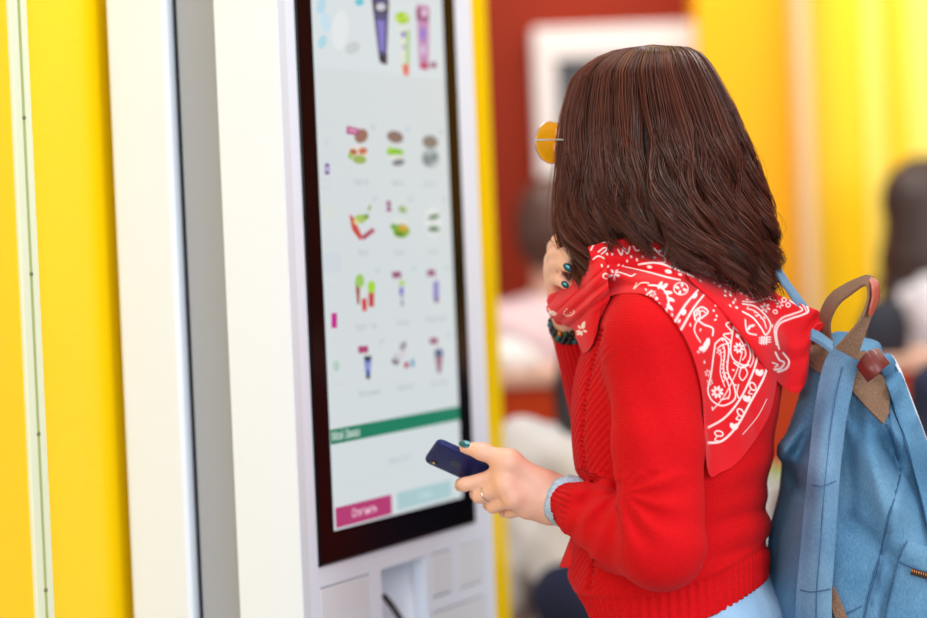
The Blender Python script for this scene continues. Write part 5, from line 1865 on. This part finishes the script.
# ================================================================== PEOPLE AND THINGS BEHIND
def guest(name, px, Y, head_py, face, label, hair, top, legs, skin=(232, 178, 152), long_hair=True, seat=None, lean=0.0, lift=1.0):
    """a clothed figure seen out of focus; face = heading angle in the ground plane; seat = seat height or None"""
    fw = np.array([math.cos(face), math.sin(face), 0.0]); lf = np.array([-fw[1], fw[0], 0.0])
    R3 = np.stack([fw, lf, UP], 1)
    hc = w1(px, head_py, Y)
    r0 = empty(name, (hc[0], hc[1], 0), label, 'person')
    sh_z = hc[2] - 0.215
    c0 = np.array([hc[0], hc[1], 0.0]) - fw * (0.02 + lean)
    hip_z = (seat + 0.09) if seat is not None else max(sh_z - 0.52, 0.8)
    P = lambda f_, l_, z_: np.array([c0[0], c0[1], 0]) + fw * f_ + lf * l_ + UP * z_
    sh = [P(lean, s * 0.185, sh_z) for s in (1, -1)]
    el = [P(lean + 0.06, s * 0.235, sh_z - 0.27) for s in (1, -1)]
    wr_ = [P(lean + 0.27, s * 0.15, sh_z - 0.33) for s in (1, -1)]
    hips = [P(-0.02, s * 0.09, hip_z) for s in (1, -1)]
    if seat is not None:
        kn_ = [P(0.38, s * 0.11, hip_z - 0.01) for s in (1, -1)]; an_ = [P(0.36, s * 0.11, max(hip_z - 0.44, 0.09)) for s in (1, -1)]
    else:
        kn_ = [P(0.01, s * 0.09, hip_z * 0.53) for s in (1, -1)]; an_ = [P(-0.01, s * 0.09, 0.09) for s in (1, -1)]
    lo = np.array([c0[0] - 0.62, c0[1] - 0.62, -0.0]); hi = np.array([c0[0] + 0.62, c0[1] + 0.62, hc[2] + 0.2])

    def torso_f(Fd, g):
        s_ = [(hip_z - 0.05, *P(-0.02, 0, 0)[:2], 0.155 + g, 0.105 + g), (hip_z + 0.16, *P(lean * 0.4, 0, 0)[:2], 0.140 + g, 0.095 + g),
              (sh_z - 0.14, *P(lean * 0.9, 0, 0)[:2], 0.165 + g, 0.112 + g), (sh_z, *P(lean, 0, 0)[:2], 0.155 + g, 0.085 + g), (sh_z + 0.06, *P(lean, 0, 0)[:2], 0.075 + g * 0.5, 0.060 + g * 0.5)]
        Fd.loft(s_, lf, fw, 0.0, 2.2, 0.03)
    B = Field(); torso_f(B, -0.008)
    B.cone(P(lean, 0, sh_z), hc - UP * 0.06, 0.052, 0.048, 0.03)
    B.ell(hc, (0.098, 0.074, 0.112), R3, 0.02); B.ell(hc + fw * 0.025 - UP * 0.075, (0.062, 0.052, 0.06), R3, 0.03)
    B.cone(hc + fw * 0.095, hc + fw * 0.112 - UP * 0.03, 0.006, 0.010, 0.012)
    for s in (0, 1):
        B.cone(sh[s], el[s], 0.04, 0.034, 0.03); B.cone(el[s], wr_[s], 0.033, 0.024, 0.01)
        hdir = nrm(wr_[s] - el[s])
        B.ell(wr_[s] + hdir * 0.05, (0.045, 0.04, 0.018), np.stack([hdir, nrm(np.cross(UP, hdir)), np.cross(hdir, nrm(np.cross(UP, hdir)))], 1), 0.015)
        for q_ in (-1.5, -0.5, 0.5, 1.5):
            sd_ = nrm(np.cross(UP, hdir))
            a0 = wr_[s] + hdir * 0.085 + sd_ * q_ * 0.019; B.cone(a0, a0 + hdir * 0.05 - UP * 0.025, 0.0095, 0.008, 0.006)
        a0 = wr_[s] + hdir * 0.03 + sd_ * (-0.035 if s == 0 else 0.035); B.cone(a0, a0 + hdir * 0.05, 0.011, 0.009, 0.008)
        B.cone(hips[s], kn_[s], 0.07, 0.05, 0.03); B.cone(kn_[s], an_[s], 0.048, 0.034, 0.02)
    bv_, bq_ = B.mesh(lo, hi, 0.009)
    keep(np_mesh('body', bv_, bq_, mat('guest_skin_%d' % skin[0], skin, 0.5)), r0)
    T = Field(); torso_f(T, 0.010)
    for s in (0, 1):
        T.cone(sh[s], el[s], 0.056, 0.05, 0.04); T.cone(el[s], el[s] + (wr_[s] - el[s]) * 0.9, 0.048, 0.038, 0.02)
    T.disp(lambda P_: (0.004 * np.sin(P_[..., 2] * 60 + P_[..., 0] * 30) * np.sin(P_[..., 0] * 40 + P_[..., 1] * 33)).astype(f32), (c0[0], c0[1], sh_z - 0.2), 0.6)
    tv, tq_ = T.mesh(lo, hi, 0.010)
    keep(np_mesh('shirt', tv, tq_, mat('guest_top_%d_%d_%d' % top, top, 0.8, var=0.06, vscale=12)), r0)
    J = Field()
    for s in (0, 1):
        J.cone(hips[s], kn_[s], 0.092, 0.065, 0.04); J.cone(kn_[s], an_[s] + UP * 0.02, 0.064, 0.05, 0.02)
    J.ell(P(-0.02, 0, hip_z), (0.12, 0.165, 0.10), R3, 0.04)
    jv_, jq_ = J.mesh(lo, hi, 0.011)
    keep(np_mesh('trousers', jv_, jq_, mat('guest_legs_%d_%d_%d' % legs, legs, 0.8, var=0.08, vscale=12)), r0)
    for s in (0, 1):
        mb = MB(); mb.ellipsoid(an_[s] + fw * 0.05 - UP * 0.03, (0.125, 0.045, 0.05), None, R3, 16, 10)
        keep(mb.build('shoe', mat('guest_shoe', (60, 54, 52), 0.5), None, smooth=True), r0)
    # hair : cap plus, for long hair, a fall of separate locks down the back and sides
    Hh = Field(); Hh.ell(hc + UP * 0.018 - fw * 0.014, (0.106, 0.088, 0.112), R3, 0.01)
    Hh.ell(hc + fw * 0.085 - UP * 0.05, (0.062, 0.058, 0.10), R3, 0.015, 's')
    if long_hair:
        ln = 0.34
        for a in np.linspace(math.radians(75), math.radians(285), 22):
            d_ = fw * math.cos(a) + lf * math.sin(a)
            p0 = hc + d_ * 0.072 + UP * 0.03; p1 = hc + d_ * 0.100 - UP * 0.12; p2 = hc + d_ * (0.125 + 0.012 * math.sin(a * 7)) - UP * (ln + 0.03 * math.sin(a * 5))
            Hh.chain([p0, p1, p2], (0.026, 0.026, 0.011), 0.012)
    else:
        Hh.ell(hc - fw * 0.05 - UP * 0.03, (0.065, 0.074, 0.075), R3, 0.03)
    hv_, hq_ = Hh.mesh(hc - 0.5, hc + 0.3, 0.008)
    keep(np_mesh('hair', hv_, hq_, mat('guest_hair_%d_%d_%d' % hair, hair, 0.45, var=0.2, vscale=60)), r0)
    return r0


def stool(x, y, h, label):
    r0 = empty('bar_stool', (x, y, 0), label, 'stool')
    mm = mat('stool_metal', (70, 70, 74), 0.35, metal=0.8)
    mb = MB(); mb.lathe([(0.14, h - 0.045), (0.165, h - 0.03), (0.165, h - 0.008), (0.15, h)], None, 28, (x, y, 0)); keep(mb.build('seat', mat('stool_seat', (150, 52, 14), 0.5), None, smooth=False), r0)
    mb = MB(); mb.tube([(x, y, 0.02), (x, y, h - 0.045)], 0.025, None, 14); keep(mb.build('column', mm, None, smooth=True), r0)
    mb = MB(); mb.lathe([(0.20, 0), (0.20, 0.012), (0.03, 0.04)], None, 32, (x, y, 0)); keep(mb.build('base', mm, None), r0)
    mb = MB(); mb.tube([(x + 0.13 * math.cos(a), y + 0.13 * math.sin(a), 0.28) for a in np.linspace(0, 2 * PI, 24, endpoint=False)], 0.009, None, 8, True); keep(mb.build('footrest', mm, None, smooth=True), r0)


guest('person', 930, 6.35, 208, math.radians(-5), 'long haired woman in a pale grey top behind the counter at the right edge',
      (48, 26, 18), (214, 212, 216), (40, 44, 60))
guest('person', 553, 6.35, 228, math.radians(75), 'guest in a pinkish white top behind the counter, left of the red cardigan',
      (78, 46, 32), (236, 206, 206), (50, 50, 64), long_hair=False)
gc = guest('person', 621, 4.7, 322, math.radians(92), 'seated guest in a white shirt and navy trousers in front of the orange counter',
           (36, 22, 18), (232, 226, 222), (22, 30, 66), long_hair=True, seat=0.70, lean=0.03)
stool(gc.location[0] - 0.03, gc.location[1] - 0.03, 0.69, 'bar stool under the guest in the white shirt')
gd = guest('person', 1040, 4.5, 262, math.radians(95), 'person in a dark navy jacket cut off by the right edge of the photo',
           (40, 26, 20), (28, 36, 66), (30, 30, 38), long_hair=False, seat=0.70)
stool(gd.location[0] + 0.03, gd.location[1] - 0.02, 0.69, 'bar stool under the person in the navy jacket')

# dark bag standing on the counter beside the long haired woman
c = w1(884, 330, 5.75)
r0 = empty('handbag', (c[0], c[1], zt), 'dark navy bag standing on the counter beside the long haired woman', 'bag')
Bf = Field(); Bf.loft([(zt, c[0], c[1], 0.052, 0.06), (zt + 0.06, c[0], c[1], 0.056, 0.065), (zt + 0.10, c[0] + 0.004, c[1], 0.044, 0.05), (zt + 0.125, c[0] + 0.006, c[1], 0.028, 0.03)], EX, EY, 0, 2.6, 0.012)
v_, q_ = Bf.mesh(c + np.array([-0.1, -0.1, -0.14]), c + np.array([0.1, 0.1, 0.2]), 0.006)
keep(np_mesh('bag_body', v_, q_, mat('navy_bag', (28, 30, 44), 0.7)), r0)
mb = MB(); mb.tube([(c[0] + 0.03 * math.cos(a), c[1], zt + 0.115 + 0.05 * math.sin(a)) for a in np.linspace(0, PI, 14)], 0.005, None, 8)
keep(mb.build('handle', mat('navy_bag_handle', (40, 36, 40), 0.6), None, smooth=True), r0)
# white paper bag at the left end of the counter
c = w1(503, 352, 5.72)
r0 = empty('paper_bag', (c[0], c[1], zt), 'crumpled white paper bag on the left end of the counter', 'paper bag')
Bf = Field(); Bf.loft([(zt, c[0], c[1], 0.085, 0.05), (zt + 0.035, c[0] + 0.005, c[1], 0.082, 0.048), (zt + 0.06, c[0] - 0.012, c[1], 0.055, 0.028), (zt + 0.075, c[0] - 0.02, c[1], 0.03, 0.01)], EX, EY, 0, 3.0, 0.008)
Bf.disp(lambda P_: (0.004 * np.sin(P_[..., 0] * 130 + P_[..., 2] * 90)).astype(f32), c, 0.2)
v_, q_ = Bf.mesh(c - 0.15, c + 0.15, 0.005)
keep(np_mesh('paper', v_, q_, mat('white_paper', (238, 234, 230), 0.8)), r0)

# table with a salad bowl, glimpsed between the cardigan and the backpack
tc_ = w1(790, 503, 5.3)
th = float(tc_[2])
r0 = empty('table', (tc_[0] + 0.1, tc_[1] + 0.1, 0), 'small dark table glimpsed between the cardigan and the backpack', 'table')
mb = MB(); mb.box(tc_[0] - 0.20, tc_[0] + 0.40, tc_[1] - 0.11, tc_[1] + 0.26, th - 0.03, th); keep(mb.build('tabletop', mat('table_brown', (120, 60, 40), 0.4), None, bevel=0.005), r0)
for sx in (-0.16, 0.36):
    for sy in (-0.08, 0.22):
        mb = MB(); mb.tube([(tc_[0] + sx, tc_[1] + sy, 0), (tc_[0] + sx, tc_[1] + sy, th - 0.03)], 0.02, None, 12); keep(mb.build('leg', mat('table_leg_metal', (70, 66, 66), 0.4, metal=0.7), None, smooth=True), r0)
sb = w1(774, 492, 5.3)
r0 = empty('salad_bowl', (sb[0], sb[1], th), 'white bowl of green salad on the table behind the backpack', 'bowl')
mb = MB(); mb.lathe([(0.035, 0), (0.05, 0.008), (0.068, 0.04), (0.072, 0.052), (0.069, 0.052), (0.064, 0.04), (0.03, 0.012)], None, 32, (sb[0], sb[1], th))
keep(mb.build('bowl', mat('white_bowl', (238, 236, 226), 0.4), None, smooth=True), r0)
mb = MB()
for i in range(46):
    a, r_ = random.uniform(0, 2 * PI), 0.055 * math.sqrt(random.random())
    ax3 = nrm(np.array([random.gauss(0, 1), random.gauss(0, 1), random.gauss(0, 0.6)])); b3 = nrm(np.cross(ax3, (0.2, 0.4, 1))); c3 = np.cross(ax3, b3)
    mb.ellipsoid((sb[0] + r_ * math.cos(a), sb[1] + r_ * math.sin(a), th + 0.045 + 0.03 * (1 - r_ / 0.055) + random.uniform(0, 0.006)), (0.02, 0.011, 0.003),
                 [mat('leaf_green', (120, 150, 60), 0.6), mat('leaf_pale', (206, 208, 150), 0.6)][i % 2], np.stack([ax3, b3, c3], 1), 8, 5)
sl = keep(mb.build('salad_leaves', None, None, smooth=True), r0); sl['kind'] = 'stuff'
